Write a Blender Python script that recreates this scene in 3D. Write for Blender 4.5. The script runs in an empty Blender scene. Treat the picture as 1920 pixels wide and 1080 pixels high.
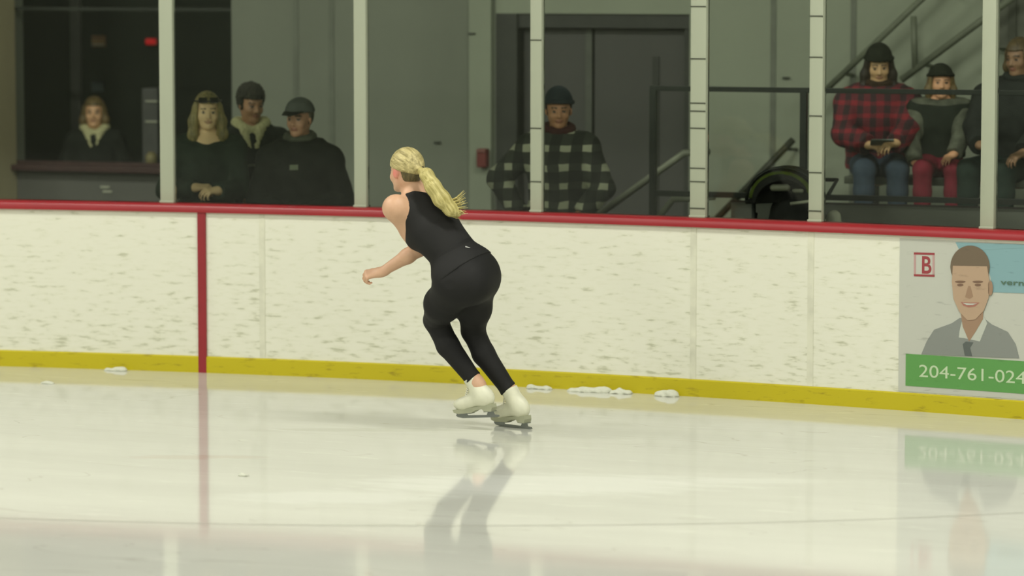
import bpy, bmesh, math, random
import numpy as np
from mathutils import Vector, Matrix
random.seed(7)
SC = bpy.context.scene
COL = SC.collection

# ------------------------------------------------------------------ camera
F_PX, CAM_H, HORIZON = 6500.0, 2.557, -60.0          # focal length in pixels of a 1920 wide frame
PITCH = math.atan((540 - HORIZON) / F_PX)
PSI = math.radians(21.0)
CAM = np.array([7.577, -19.74, CAM_H])
cam_data = bpy.data.cameras.new('camera')
cam = bpy.data.objects.new('camera', cam_data)
COL.objects.link(cam)
cam.location = CAM
cam.rotation_euler = (math.radians(90) - PITCH, 0, PSI)
cam_data.sensor_width = 36.0
cam_data.lens = F_PX / 1920 * 36
cam_data.clip_end = 200
cam_data.dof.use_dof = True
cam_data.dof.focus_distance = 19.3
cam_data.dof.aperture_fstop = 1.5
SC.camera = cam

# ------------------------------------------------------------------ world, lamps, exposure
world = bpy.data.worlds.new('world')
SC.world = world
world.use_nodes = True
world.node_tree.nodes['Background'].inputs[0].default_value = (0.8, 0.86, 0.78, 1)
world.node_tree.nodes['Background'].inputs[1].default_value = 0.15
LAMP_W = 208.0
LAMP_COL = (1.0, 0.985, 0.91)
SC.view_settings.view_transform = 'Standard'
SC.view_settings.look = 'None'
SC.view_settings.gamma = 1
SC.view_settings.use_curve_mapping = False
SC.view_settings.exposure = 0.0

def ray(px, py):
    u = (px - 960) / F_PX; v = (540 - py) / F_PX
    cp, sp = math.cos(PITCH), math.sin(PITCH)
    fw = cp + v * sp; up = -sp + v * cp
    return np.array([u * math.cos(PSI) - fw * math.sin(PSI), u * math.sin(PSI) + fw * math.cos(PSI), up])
def on_y(px, py, y):                                   # where the sight line meets the real vertical plane Y = y
    r = ray(px, py); return CAM + r * ((y - CAM[1]) / r[1])
def on_z(px, py, z=0.0):
    r = ray(px, py); return CAM + r * ((z - CAM[2]) / r[2])
FWD = np.array([-math.sin(PSI), math.cos(PSI), 0.0]); RGT = np.array([math.cos(PSI), math.sin(PSI), 0.0]); UP = np.array([0, 0, 1.0])
def at(px, py, depth):                                 # point at a horizontal distance `depth` in front of the camera
    r = ray(px, py); return CAM + r * (depth / r.dot(FWD))

# the boards run in a very slight bow along X
BC = (-0.02607, -0.04142, -0.0023)
def by(x):
    xx = max(-4.6, min(4.6, x))
    d = x - xx; return BC[0] * xx * xx + BC[1] * xx + BC[2] + (2 * BC[0] * xx + BC[1]) * math.copysign(1.2 * (1 - math.exp(-abs(d) / 1.2)), d)
def btan(x):
    xx = max(-4.6, min(4.6, x)); s = (2 * BC[0] * xx + BC[1]) * math.exp(-abs(x - xx) / 1.2)
    n = math.hypot(1, s); return np.array([1 / n, s / n, 0.0])
def bpt(x, off, z):                                    # off > 0 = behind the boards, off < 0 = ice side
    t = btan(x); return np.array([x - t[1] * off, by(x) + t[0] * off, z])
def board_x(px, py):
    y = 0.0
    for _ in range(8):
        p = on_y(px, py, y); y = by(p[0])
    return p[0], p[2]

# ------------------------------------------------------------------ materials
def lin(c):
    return tuple(((v / 255) / 12.92 if v / 255 <= 0.04045 else ((v / 255 + 0.055) / 1.055) ** 2.4) for v in c) + (1,)
class NT:
    def __init__(s, name):
        s.m = bpy.data.materials.new(name); s.m.use_nodes = True
        s.t = s.m.node_tree; s.b = s.t.nodes['Principled BSDF']; s.out = s.t.nodes['Material Output']
    def n(s, typ, **kw):
        nd = s.t.nodes.new(typ)
        for k, v in kw.items():
            if k.startswith('i_'):
                key = k[2:]; key = int(key) if key.isdigit() else key.replace('_', ' ')
                nd.inputs[key].default_value = v
            else: setattr(nd, k, v)
        return nd
    def l(s, a, b): s.t.links.new(a, b)
    def math(s, op, a, b=None, clamp=False):
        nd = s.n('ShaderNodeMath', operation=op, use_clamp=clamp)
        for i, v in enumerate((a, b)):
            if v is None: continue
            if isinstance(v, (int, float)): nd.inputs[i].default_value = v
            else: s.l(v, nd.inputs[i])
        return nd.outputs[0]
    def mix(s, f, a, b, blend='MIX'):
        nd = s.n('ShaderNodeMix', data_type='RGBA', blend_type=blend)
        for i, v in ((0, f), (6, a), (7, b)):
            if isinstance(v, (int, float)): nd.inputs[i].default_value = v
            elif isinstance(v, tuple): nd.inputs[i].default_value = v
            else: s.l(v, nd.inputs[i])
        return nd.outputs[2]
    def coord(s, scale=(1, 1, 1), out='Object', rot=(0, 0, 0)):
        tc = s.n('ShaderNodeTexCoord'); mp = s.n('ShaderNodeMapping')
        mp.inputs['Scale'].default_value = scale; mp.inputs['Rotation'].default_value = rot
        s.l(tc.outputs[out], mp.inputs[0]); return mp.outputs[0]
    def noise(s, scale, vec, detail=3, rough=0.5):
        nd = s.n('ShaderNodeTexNoise'); nd.inputs['Scale'].default_value = scale
        nd.inputs['Detail'].default_value = detail; nd.inputs['Roughness'].default_value = rough
        s.l(vec, nd.inputs['Vector']); return nd.outputs[0]
    def ramp(s, f, a, b, ca=(0, 0, 0, 1), cb=(1, 1, 1, 1)):
        nd = s.n('ShaderNodeValToRGB'); e = nd.color_ramp.elements
        e[0].position = a; e[0].color = ca; e[1].position = b; e[1].color = cb
        s.l(f, nd.inputs[0]); return nd.outputs[0]
    def bump(s, h, strength, dist=0.01):
        nd = s.n('ShaderNodeBump'); nd.inputs['Strength'].default_value = strength; nd.inputs['Distance'].default_value = dist
        s.l(h, nd.inputs['Height']); s.l(nd.outputs[0], s.b.inputs['Normal'])
    def base(s, c):
        if isinstance(c, tuple): s.b.inputs['Base Color'].default_value = c
        else: s.l(c, s.b.inputs['Base Color'])
    def set(s, **kw):
        for k, v in kw.items(): s.b.inputs[k.replace('_', ' ')].default_value = v
def simple(name, rgb, rough=0.6, metal=0.0, var=0.12, scale=9.0, spec=0.5, bump=0.0, sc=(1, 1, 1)):
    m = NT(name); c = lin(rgb)
    v = m.coord(sc); nz = m.noise(scale, v, 4)
    dark = tuple(x * (1 - var) for x in c[:3]) + (1,); lite = tuple(min(1, x * (1 + var)) for x in c[:3]) + (1,)
    m.base(m.ramp(nz, 0.3, 0.7, dark, lite)); m.set(Roughness=rough, Metallic=metal); m.b.inputs['Specular IOR Level'].default_value = spec
    if bump: m.bump(nz, bump)
    return m.m
MAT = {}
MAT['red_rail'] = simple('red_plastic', (150, 34, 40), 0.35, var=0.06, scale=3)
MAT['red_stripe'] = simple('red_stripe_paint', (142, 34, 42), 0.5, var=0.08)
MAT['post'] = simple('brushed_aluminium_paint', (166, 172, 150), 0.42, 0.0, 0.06, 3, sc=(1, 1, .2))
MAT['groove'] = simple('dark_groove', (70, 74, 60), 0.7)
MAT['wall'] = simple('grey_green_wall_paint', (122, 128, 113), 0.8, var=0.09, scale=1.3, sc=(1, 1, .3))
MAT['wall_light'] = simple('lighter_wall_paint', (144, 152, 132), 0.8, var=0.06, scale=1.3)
MAT['seam'] = simple('wall_seam', (112, 118, 104), 0.8)
MAT['door'] = simple('dark_grey_door_paint', (75, 76, 71), 0.6, var=0.08, scale=2, sc=(1, 1, .2))
MAT['door_frame'] = simple('door_frame_paint', (54, 57, 50), 0.6)
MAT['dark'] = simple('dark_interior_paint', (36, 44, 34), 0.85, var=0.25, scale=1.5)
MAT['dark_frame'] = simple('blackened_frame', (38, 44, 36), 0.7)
MAT['low_wall'] = simple('grey_low_wall', (94, 95, 88), 0.8, var=0.05, scale=2)
MAT['maroon'] = simple('maroon_counter', (62, 36, 32), 0.6)
MAT['brown'] = simple('olive_brown_column', (176, 168, 132), 0.8, var=0.12, scale=2.5, sc=(1, 1, .5))
MAT['pale_conc'] = simple('pale_concrete', (106, 112, 96), 0.85)
MAT['black_steel'] = simple('black_steel', (34, 40, 34), 0.45, 0.3)
MAT['dark_rail'] = simple('dark_painted_pipe', (60, 64, 50), 0.5, 0.2)
MAT['pale_rail'] = simple('pale_painted_pipe', (128, 134, 114), 0.5)
MAT['rail_shade'] = simple('grey_painted_pipe', (104, 111, 92), 0.6)
MAT['platform'] = simple('grey_platform', (100, 104, 94), 0.85, var=0.1, scale=3)
MAT['rubber'] = simple('rubber_floor', (58, 60, 54), 0.9)
MAT['ceiling'] = simple('ceiling_steel', (120, 124, 112), 0.8)
MAT['far_wall'] = simple('far_wall_paint', (150, 154, 136), 0.8)
MAT['white_card'] = simple('pale_card', (178, 182, 160), 0.7)
MAT['beige_card'] = simple('beige_card', (170, 138, 96), 0.7)
MAT['blue_card'] = simple('blue_grey_card', (92, 104, 106), 0.7)
MAT['red_box'] = simple('red_alarm_paint', (110, 40, 34), 0.5)
MAT['snow'] = simple('scraped_snow', (206, 208, 190), 0.95, var=0.04, scale=60, bump=0.5)
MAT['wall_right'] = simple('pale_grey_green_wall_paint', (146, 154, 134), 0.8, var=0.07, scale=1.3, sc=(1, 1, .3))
MAT['steel'] = simple('blade_steel', (150, 154, 152), 0.25, 0.9, 0.05)

ICE_ORG = (0.0, 0.0)
def ice_material():
    m = NT('skated_ice'); v = m.coord()
    v2 = m.coord((0.35, 1.6, 1), rot=(0, 0, math.radians(12)))
    big = m.noise(1.1, v2, 5, 0.6); fine = m.noise(14, v, 4, 0.6); long = m.noise(6, v2, 6, 0.7)
    c = m.ramp(big, 0.3, 0.72, lin((196, 197, 186)), lin((208, 209, 198)))
    sc = m.ramp(long, 0.60, 0.68)
    c = m.mix(m.math('MULTIPLY', sc, 0.25), c, lin((246, 247, 236)))
    # thin dark skate cuts: contour lines of a stretched noise
    v3 = m.coord((0.22, 1.3, 1), rot=(0, 0, math.radians(-9)))
    cut = m.noise(1.6, v3, 2, 0.45)
    d = m.math('ABSOLUTE', m.math('SUBTRACT', cut, 0.5))
    line = m.math('SUBTRACT', 1.0, m.math('MULTIPLY', d, 420.0), True)
    c = m.mix(m.math('MULTIPLY', line, 0.35), c, lin((150, 150, 132)))
    def patch(c, px, py, wx, wy, rot, amt, col):
        # worn patch with a ragged outline, laid out on the ice itself
        p = on_z(px, py); tc = m.n('ShaderNodeTexCoord'); mp = m.n('ShaderNodeMapping', vector_type='TEXTURE')
        mp.inputs['Location'].default_value = (p[0] - ICE_ORG[0], p[1] - ICE_ORG[1], 0); mp.inputs['Rotation'].default_value = (0, 0, rot); mp.inputs['Scale'].default_value = (wx, wy, 1)
        m.l(tc.outputs['Object'], mp.inputs[0]); sp_ = m.n('ShaderNodeVectorMath', operation='MULTIPLY'); sp_.inputs[1].default_value = (1, 1, 0); m.l(mp.outputs[0], sp_.inputs[0])
        ln = m.n('ShaderNodeVectorMath', operation='LENGTH'); m.l(sp_.outputs[0], ln.inputs[0])
        e = m.math('ADD', ln.outputs['Value'], m.math('MULTIPLY', m.math('SUBTRACT', long, 0.5), 1.6))
        k_ = m.ramp(e, 0.55, 1.05, (1, 1, 1, 1), (0, 0, 0, 1)); return m.mix(m.math('MULTIPLY', k_, amt), c, lin(col))
    c = patch(c, 1030, 908, 1.05, 0.42, PSI, .5, (232, 234, 226)); c = patch(c, 620, 932, .62, .25, PSI, .4, (230, 232, 224))
    c = patch(c, 1400, 902, .5, .12, PSI, .3, (230, 232, 224)); c = patch(c, 360, 857, .45, .10, PSI, .45, (186, 176, 160)); c = patch(c, 720, 806, .9, .09, PSI, .35, (176, 180, 162))
    m.base(c)
    rr = m.n('ShaderNodeMapRange'); rr.inputs[3].default_value = 0.02; rr.inputs[4].default_value = 0.10
    m.l(long, rr.inputs[0]); m.l(rr.outputs[0], m.b.inputs['Roughness'])
    m.set(IOR=1.33)
    h = m.math('ADD', m.math('MULTIPLY', long, 0.7), m.math('MULTIPLY', fine, 0.3))
    m.bump(h, 0.05, 0.004)
    return m.m
MAT['ice'] = ice_material()

def board_material():
    m = NT('scuffed_white_board')
    v = m.coord((1.0, 0.02, 4.6)); n1 = m.noise(9.0, v, 3, 0.55); n2 = m.noise(3.2, m.coord((1, .02, 1)), 2)
    tc = m.n('ShaderNodeTexCoord'); sx = m.n('ShaderNodeSeparateXYZ'); m.l(tc.outputs['Object'], sx.inputs[0])
    low = m.n('ShaderNodeMapRange'); low.inputs[1].default_value = 0.1; low.inputs[2].default_value = 0.95
    low.inputs[3].default_value = 0.055; low.inputs[4].default_value = -0.012; m.l(sx.outputs[2], low.inputs[0])
    s = m.math('ADD', m.math('ADD', n1, low.outputs[0]), m.math('MULTIPLY', m.math('SUBTRACT', n2, 0.5), 0.16))
    mark = m.ramp(s, 0.61, 0.74)
    soft = m.ramp(s, 0.50, 0.70)
    c = m.mix(m.math('MULTIPLY', soft, 0.26), lin((226, 226, 208)), lin((196, 198, 162)))
    c = m.mix(m.math('MULTIPLY', mark, 0.62), c, lin((164, 166, 136)))
    m.base(c); m.set(Roughness=0.42)
    return m.m
MAT['board'] = board_material()
def kick_material():
    m = NT('yellow_kick_plate'); v = m.coord((1, .02, 5)); n1 = m.noise(7, v, 4, .6)
    c = m.mix(m.ramp(n1, 0.58, 0.72), lin((190, 176, 20)), lin((150, 134, 18)))
    m.base(c); m.set(Roughness=0.4); return m.m
MAT['kick'] = kick_material()
def glass_material():
    m = NT('rink_glass'); m.t.nodes.remove(m.b)
    tr = m.n('ShaderNodeBsdfTransparent'); tr.inputs[0].default_value = (0.95, 0.97, 0.94, 1)
    gl = m.n('ShaderNodeBsdfGlossy'); gl.inputs['Roughness'].default_value = 0.03
    fr = m.n('ShaderNodeFresnel'); fr.inputs[0].default_value = 1.38
    mx = m.n('ShaderNodeMixShader'); m.l(fr.outputs[0], mx.inputs[0]); m.l(tr.outputs[0], mx.inputs[1]); m.l(gl.outputs[0], mx.inputs[2])
    m.l(mx.outputs[0], m.out.inputs[0]); return m.m
MAT['glass'] = glass_material()

def vcol_material(name, rough=0.55, bumpscale=0, bumps=0.2, sss=0.0, sheen=0.0):
    m = NT(name); a = m.n('ShaderNodeAttribute'); a.attribute_name = 'Col'
    v = m.coord(); nz = m.noise(40, v, 3)
    c = m.mix(0.10, a.outputs['Color'], nz, 'OVERLAY')
    m.base(c); m.set(Roughness=rough)
    if bumpscale: m.bump(m.noise(bumpscale, v, 3), bumps, 0.004)
    return m.m
MAT['skin'] = vcol_material('skin', 0.5)
def hair_material(name, a, b, sc=(60, 60, 8), rough=0.5):
    m = NT(name); v = m.coord(sc); nz = m.noise(1.0, v, 5, 0.65)
    m.base(m.ramp(nz, 0.35, 0.62, lin(a), lin(b))); m.set(Roughness=rough); m.bump(nz, 0.5, 0.01); return m.m
def fabric(name, rgb, rough=0.85, var=0.18, scale=14, bump=0.35, spec=0.2):
    return simple(name, rgb, rough, 0, var, scale, spec, bump)
def plaid(name, cols, cell, fx=0.5, fz=0.5):
    """cols: base, band, crossing"""
    m = NT(name); v = m.coord(); nz = m.n('ShaderNodeTexNoise'); nz.inputs['Scale'].default_value = 5; m.l(v, nz.inputs['Vector'])
    ad = m.n('ShaderNodeVectorMath', operation='MULTIPLY_ADD'); m.l(nz.outputs['Color'], ad.inputs[0])
    ad.inputs[1].default_value = (0.05, 0.05, 0.05); m.l(v, ad.inputs[2])
    sx = m.n('ShaderNodeSeparateXYZ'); m.l(ad.outputs[0], sx.inputs[0])
    def band(o, f):
        fr = m.math('FRACT', m.math('ADD', m.math('DIVIDE', o, cell), 50.3)); return m.math('LESS_THAN', fr, f)
    bx = band(sx.outputs[0], fx); bz = band(sx.outputs[2], fz)
    both = m.math('MULTIPLY', bx, bz); any_ = m.math('MAXIMUM', bx, bz)
    c = m.mix(any_, lin(cols[0]), lin(cols[1])); c = m.mix(both, c, lin(cols[2]))
    m.base(c); m.set(Roughness=0.9); m.bump(m.noise(30, v, 3), 0.3); return m.m

# ------------------------------------------------------------------ object helpers
def tag(o, label=None, cat=None, group=None, kind=None):
    if label: o['label'] = label
    if cat: o['category'] = cat
    if group: o['group'] = group
    if kind: o['kind'] = kind
    return o
def empty(name, loc, label=None, cat=None, group=None, kind=None, rotz=0.0):
    o = bpy.data.objects.new(name, None); COL.objects.link(o); o.empty_display_size = 0.2
    o.location = Vector(loc); o.rotation_euler = (0, 0, rotz); return tag(o, label, cat, group, kind)
def link_mesh(name, me, mat, parent=None, smooth=False):
    o = bpy.data.objects.new(name, me); COL.objects.link(o)
    for mm in (mat if isinstance(mat, (list, tuple)) else [mat]): me.materials.append(mm)
    if parent is not None: o.parent = parent
    if smooth:
        me.polygons.foreach_set('use_smooth', [True] * len(me.polygons))
    return o
def rel(parent_loc, p): return Vector(p) - Vector(parent_loc)
class MB:
    """collects shapes; build() links them as one mesh object whose origin is `org`"""
    def __init__(s): s.bm = bmesh.new()
    def box(s, c, d, rot=None, bevel=0.0):
        r = bmesh.ops.create_cube(s.bm, size=1.0); vs = r['verts']
        bmesh.ops.scale(s.bm, vec=Vector(d), verts=vs)
        if bevel:
            es = list({e for v in vs for e in v.link_edges})
            rb = bmesh.ops.bevel(s.bm, geom=es, offset=bevel, segments=2, profile=0.6, affect='EDGES')
            vs = list({v for f in rb['faces'] for v in f.verts} | {v for v in vs if v.is_valid})
        if rot is not None: bmesh.ops.rotate(s.bm, cent=(0, 0, 0), matrix=rot, verts=vs)
        bmesh.ops.translate(s.bm, vec=Vector(c), verts=vs); return s
    def box2(s, a, b, bevel=0.0):
        a = Vector(a); b = Vector(b); return s.box((a + b) / 2, [abs(x) for x in (b - a)], None, bevel)
    def tube(s, pts, r, seg=12, r2=None):
        pts = [Vector(p) for p in pts]; n = len(pts); rings = []
        ref = Vector((0, 0, 1))
        for i, p in enumerate(pts):
            if i == 0: d = pts[1] - pts[0]
            elif i == n - 1: d = pts[-1] - pts[-2]
            else: d = (pts[i + 1] - pts[i]).normalized() + (pts[i] - pts[i - 1]).normalized()
            d.normalize(); a = d.cross(ref)
            if a.length < 1e-3: a = d.cross(Vector((1, 0, 0)))
            a.normalize(); b = d.cross(a); rr = r if r2 is None else r + (r2 - r) * i / (n - 1)
            if isinstance(r, (list, tuple)): rr = r[i]
            rings.append([s.bm.verts.new(p + (a * math.cos(t) + b * math.sin(t)) * rr) for t in [2 * math.pi * k / seg for k in range(seg)]])
        for q in range(n - 1):
            for k in range(seg):
                s.bm.faces.new((rings[q][k], rings[q][(k + 1) % seg], rings[q + 1][(k + 1) % seg], rings[q + 1][k]))
        s.bm.faces.new(rings[0][::-1]); s.bm.faces.new(rings[-1]); return s
    def grid(s, fn, us, vs, closed=False):
        g = [[s.bm.verts.new(Vector(fn(u, v))) for v in vs] for u in us]
        for i in range(len(us) - 1):
            for j in range(len(vs) - 1): s.bm.faces.new((g[i][j], g[i + 1][j], g[i + 1][j + 1], g[i][j + 1]))
        return s
    def path_prism(s, xs, prof):
        """sweep an (off, z) profile along the bow of the boards"""
        rings = [[s.bm.verts.new(Vector(bpt(x, o, z))) for o, z in prof] for x in xs]; n = len(prof)
        for q in range(len(xs) - 1):
            for k in range(n): s.bm.faces.new((rings[q][k], rings[q + 1][k], rings[q + 1][(k + 1) % n], rings[q][(k + 1) % n]))
        s.bm.faces.new(rings[0]); s.bm.faces.new(rings[-1][::-1]); return s
    def extrude_poly(s, pts, vec):
        a = [s.bm.verts.new(Vector(p)) for p in pts]; b = [s.bm.verts.new(Vector(p) + Vector(vec)) for p in pts]; n = len(pts)
        s.bm.faces.new(a[::-1]); s.bm.faces.new(b)
        for k in range(n): s.bm.faces.new((a[k], a[(k + 1) % n], b[(k + 1) % n], b[k]))
        return s
    def build(s, name, mat, parent=None, smooth=False, org=None, bevel_mod=0.0):
        bmesh.ops.recalc_face_normals(s.bm, faces=s.bm.faces[:])
        o0 = Vector((0, 0, 0))
        if parent is not None: o0 = Vector(parent.matrix_world.translation) if False else world_loc(parent)
        if org is not None: o0 = Vector(org)
        bmesh.ops.translate(s.bm, vec=-o0, verts=s.bm.verts[:])
        me = bpy.data.meshes.new(name); s.bm.to_mesh(me); s.bm.free()
        ob = link_mesh(name, me, mat, parent, smooth)
        if parent is None or org is not None:
            ob.location = o0 - (world_loc(parent) if parent is not None else Vector((0, 0, 0)))
        return ob
def world_loc(o):
    v = Vector(o.location)
    while o.parent is not None: o = o.parent; v = v + Vector(o.location)
    return v
def smooth_angle(o, ang=40):
    me = o.data; me.polygons.foreach_set('use_smooth', [True] * len(me.polygons))
    bm = bmesh.new(); bm.from_mesh(me)
    for e in bm.edges:
        if len(e.link_faces) == 2 and e.calc_face_angle(0) > math.radians(ang): e.smooth = False
    bm.to_mesh(me); bm.free()
# ------------------------------------------------------------------ the hall
def struct(name, mb, mat, label, **kw):
    o = mb.build(name, mat, **kw); return tag(o, label, 'structure', None, 'structure')
XL, XR, YF, YB, ZC = -16.0, 16.0, -26.0, 3.4, 6.4
def wall_hit(px, py, y=YB): p = on_y(px, py, y); return p[0], p[2]
T = 0.22
xb0, _ = wall_hit(45, 200, YB + T); xb1, _ = wall_hit(435, 200); xl1, zl = wall_hit(300, 312)
xl1, _ = wall_hit(332, 340)
xd0, zd = wall_hit(930, 25); xd1, _ = wall_hit(1293, 25)

o = struct('floor', MB().box2((XL, YF, -0.12), (XR, 0.10, 0.0)), MAT['ice'], 'white skated rink ice with glossy reflections')
o['category'] = 'ice'
struct('floor', MB().box2((XL, 0.10, -0.12), (XR, 7.2, 0.0)), MAT['rubber'], 'dark rubber walkway floor behind the boards')
struct('ceiling', MB().box2((XL, YF, ZC), (XR, 7.2, ZC + 0.2)), MAT['ceiling'], 'high grey hall ceiling')
struct('wall_left', MB().box2((XL - .2, YF, 0), (XL, 7.2, ZC)), MAT['far_wall'], 'far end wall of the hall')
struct('wall_right', MB().box2((XR, YF, 0), (XR + .2, 7.2, ZC)), MAT['far_wall'], 'near end wall of the hall')
struct('wall_front', MB().box2((XL, YF - .2, 0), (XR, YF, ZC)), MAT['far_wall'], 'long wall across the rink')
T = 0.22
mb = MB()
mb.box2((XL, YB, 0), (xb0, YB + T, ZC))
mb.box2((xb0, YB, 3.4), (xb1, YB + T, ZC))
mb.box2((xb1, YB, 0), (xd0, YB + T, ZC))
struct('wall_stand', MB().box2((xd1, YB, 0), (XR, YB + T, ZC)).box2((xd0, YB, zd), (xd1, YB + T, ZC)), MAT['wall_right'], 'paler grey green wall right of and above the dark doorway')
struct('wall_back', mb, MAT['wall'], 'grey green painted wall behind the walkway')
# vertical joints and small stains of the wall
mb = MB()
for px in (555, 622, 1450, 1600):
    x, _ = wall_hit(px, 100); mb.box2((x - .02, YB - .006, 0), (x + .02, YB - 0.001, ZC))
tag(mb.build('trim_1', MAT['seam']), 'thin vertical joint strips of the grey wall', 'structure', None, 'structure')
# jamb beside the dark doorway
x, _ = wall_hit(884, 100)
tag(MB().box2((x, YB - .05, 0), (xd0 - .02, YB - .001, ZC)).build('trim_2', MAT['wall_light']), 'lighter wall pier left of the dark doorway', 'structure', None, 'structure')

# booth on the left: dark room behind an open counter
zl = wall_hit(200, 312)[1]
tag(MB().box2((xb0, YB, 0), (xl1, YB + T, zl - .04)).build('wall_booth', MAT['low_wall']), 'low grey wall under the counter on the left', 'structure', None, 'structure')
bz = 3.4
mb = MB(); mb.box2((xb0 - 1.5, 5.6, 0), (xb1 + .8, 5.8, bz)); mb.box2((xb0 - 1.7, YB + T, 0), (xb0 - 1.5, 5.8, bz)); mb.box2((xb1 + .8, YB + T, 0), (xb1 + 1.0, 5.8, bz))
mb.box2((xb0 - 1.7, YB + T, bz), (xb1 + 1.0, 5.8, bz + .1))  # unseen booth ceiling, added to keep the interior dark
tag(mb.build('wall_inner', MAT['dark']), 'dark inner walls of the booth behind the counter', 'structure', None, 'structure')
ct = empty('serving_counter', (((xb0 + xl1) / 2), YB, zl - .04), 'dark maroon counter ledge above the low grey wall', 'counter')
MB().box2((xb0 + .012, YB - .10, zl - .04), (xl1, YB + T + .03, zl + .005), .008).build('counter_top', MAT['maroon'], ct)
# low maroon lip behind
MB().box2((xb0, YB + .02, zl + .005), (xl1, YB + .05, zl + .03)).build('raised_lip', MAT['maroon'], ct)
# opening frame
mb = MB(); x, z = wall_hit(200, 17)
mb.box2((xb0, YB + .04, z - .012), (xb1, YB + .08, z + .012))
fr = mb.build('trim_3', MAT['dark_frame']); tag(fr, 'thin dark bar across the top of the booth opening', 'structure', None, 'structure')
for k, (p0, p1, nm) in enumerate([(130, 148, 'slim grey upright inside the dark booth, left of the woman')]):
    a = on_y(p0, 30, 4.7)[0]; b = on_y(p1, 30, 4.7)[0]
    tag(MB().box2((a, 4.7, 0), (b, 4.75, bz - .005), .005).build('upright', simple('dim_grey_upright', (66, 68, 62))), nm, 'post')
# olive column at the left picture edge
x0, _ = wall_hit(-40, 200); x1, _ = wall_hit(44, 200)
pc = empty('column', ((x0 + x1) / 2, YB - .2, 0), 'olive brown column left of the dark booth, at the left picture edge', 'column')
MB().box2((x0, YB - .42, 0), (x1 - .06, YB - .001, ZC), .01).build('shaft', MAT['brown'], pc)
zz0 = on_y(20, 50, YB - .42)[2]; zz1 = on_y(20, 26, YB - .42)[2]; z3 = on_y(20, 355, YB - .42)[2]
MB().box2((x0, YB - .435, zz0), (x1 - .10, YB - .418, zz1)).build('band', MAT['pale_conc'], pc)
MB().box2((x0, YB - .435, .3), (x1 - .06, YB - .418, z3)).build('base_panel', MAT['pale_conc'], pc)

# doorway
mb = MB()
mb.box2((xd0, YB + .0, 0), (xd0 + .16, YB + .14, zd)).box2((xd1 - .05, YB + .04, 0), (xd1, YB + .14, zd)).box2((xd0, YB + .02, zd - .10), (xd1, YB + .14, zd))
tag(mb.build('door_frame', MAT['door_frame']), 'dark frame of the wide doorway', 'structure', None, 'structure')
xm, _ = wall_hit(1113, 100, YB + .12)
dd = empty('door_1', (xm, YB + .1, 0)); tag(dd, 'closed dark grey double door in the wide doorway', 'structure', None, 'structure')
for a, b in ((xd0 + .17, xm - .012), (xm + .012, xd1 - .055)):
    MB().box2((a, YB + .10, 0.02), (b, YB + .15, zd - .105), .006).build('door_leaf', MAT['door'], dd)
MB().box2((xm - .05, YB + .085, 0.02), (xm - .0, YB + .10, zd - .11), .004).build('meeting_strip', simple('dull_grey_strip', (84, 88, 78)), dd)
MB().box2((xm + .45, YB + .09, .02), (xm + .50, YB + .10, zd - .3)).build('rib', MAT['door_frame'], dd)
MB().box2((xd0, YB + T - .02, 0), (xd1, YB + T + .1, zd)).build('backing', MAT['dark'], dd)
# red call point on the pier
x, z = wall_hit(914, 295)
rb = empty('alarm_box', (x, YB - .05, z), 'small dark red wall box beside the dark doorway', 'alarm box')
MB().box((x, YB - .09, z), (.075, .07, .135), None, .012).build('housing', MAT['red_box'], rb)
MB().box((x, YB - .128, z + .052), (.07, .012, .02), None, .004).build('cover', simple('dull_pink_plate', (130, 84, 74)), rb)
# things inside the booth
def card(name, px, py, y, w, h, mat, label, cat, t=.012):
    p = on_y(px, py, y); o = MB().box(p, (w, t, h), None, .003).build(name, mat, org=p); tag(o, label, cat); return o
mbp = on_y(185, 77, 5.56)
nb = empty('notice', tuple(mbp), 'small beige notice on the dark booth wall above the woman', 'notice')
MB().box(mbp, (.12, .02, .09), None, .003).build('sheet', MAT['beige_card'], nb)
MB().box(mbp + np.array([0, -.014, .028]), (.11, .006, .012)).build('border', simple('dull_brown_print', (120, 70, 56)), nb)
MB().box(mbp + np.array([0, -.014, -.028]), (.11, .006, .012)).build('border', MAT['white_card'], nb)
p = on_y(283, 78, 5.55)
wl = empty('warning_lamp', tuple(p), 'small glowing red lamp in the dark booth', 'lamp')
mr = NT('red_lamp_glow'); mr.base(lin((150, 20, 24))); mr.set(Emission_Strength=.32); mr.b.inputs['Emission Color'].default_value = lin((220, 30, 34))
MB().box(p, (.085, .05, .05), None, .014).build('lens', mr.m, wl)
MB().box(p + np.array([0, .03, 0]), (.11, .03, .075), None, .006).build('base', MAT['dark_frame'], wl)
card('sign', 183, 163, 5.56, .11, .07, MAT['blue_card'], 'small blue grey sign on the dark booth wall below the beige notice', 'sign')
# dispenser at the right end of the booth opening
p0 = on_y(270, 300, 3.95); p1 = on_y(298, 165, 3.95)
ds = empty('dispenser', ((p0[0] + p1[0]) / 2, 3.95, zl + .0), 'slim grey dispenser standing at the right end of the booth counter', 'dispenser')
ds.location.z = 0
MB().box2((p0[0], 3.92, 0.0), (p1[0], 4.12, p1[2]), .01).build('body', simple('dim_grey_plastic', (76, 78, 74)), ds)
for py in (190, 228): 
    q = on_y(284, py, 3.915); MB().box(q, (.10, .02, .012), None, .002).build('edge_strip', MAT['white_card'], ds)
q = on_y(284, 297, 3.90); MB().tube([q - np.array([0, 0, .05]), q + np.array([0, 0, .02]), q + np.array([0, 0, .05])], [.045, .045, .02], 12).build('cup', simple('olive_plastic', (132, 124, 82)), ds, True)
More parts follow.
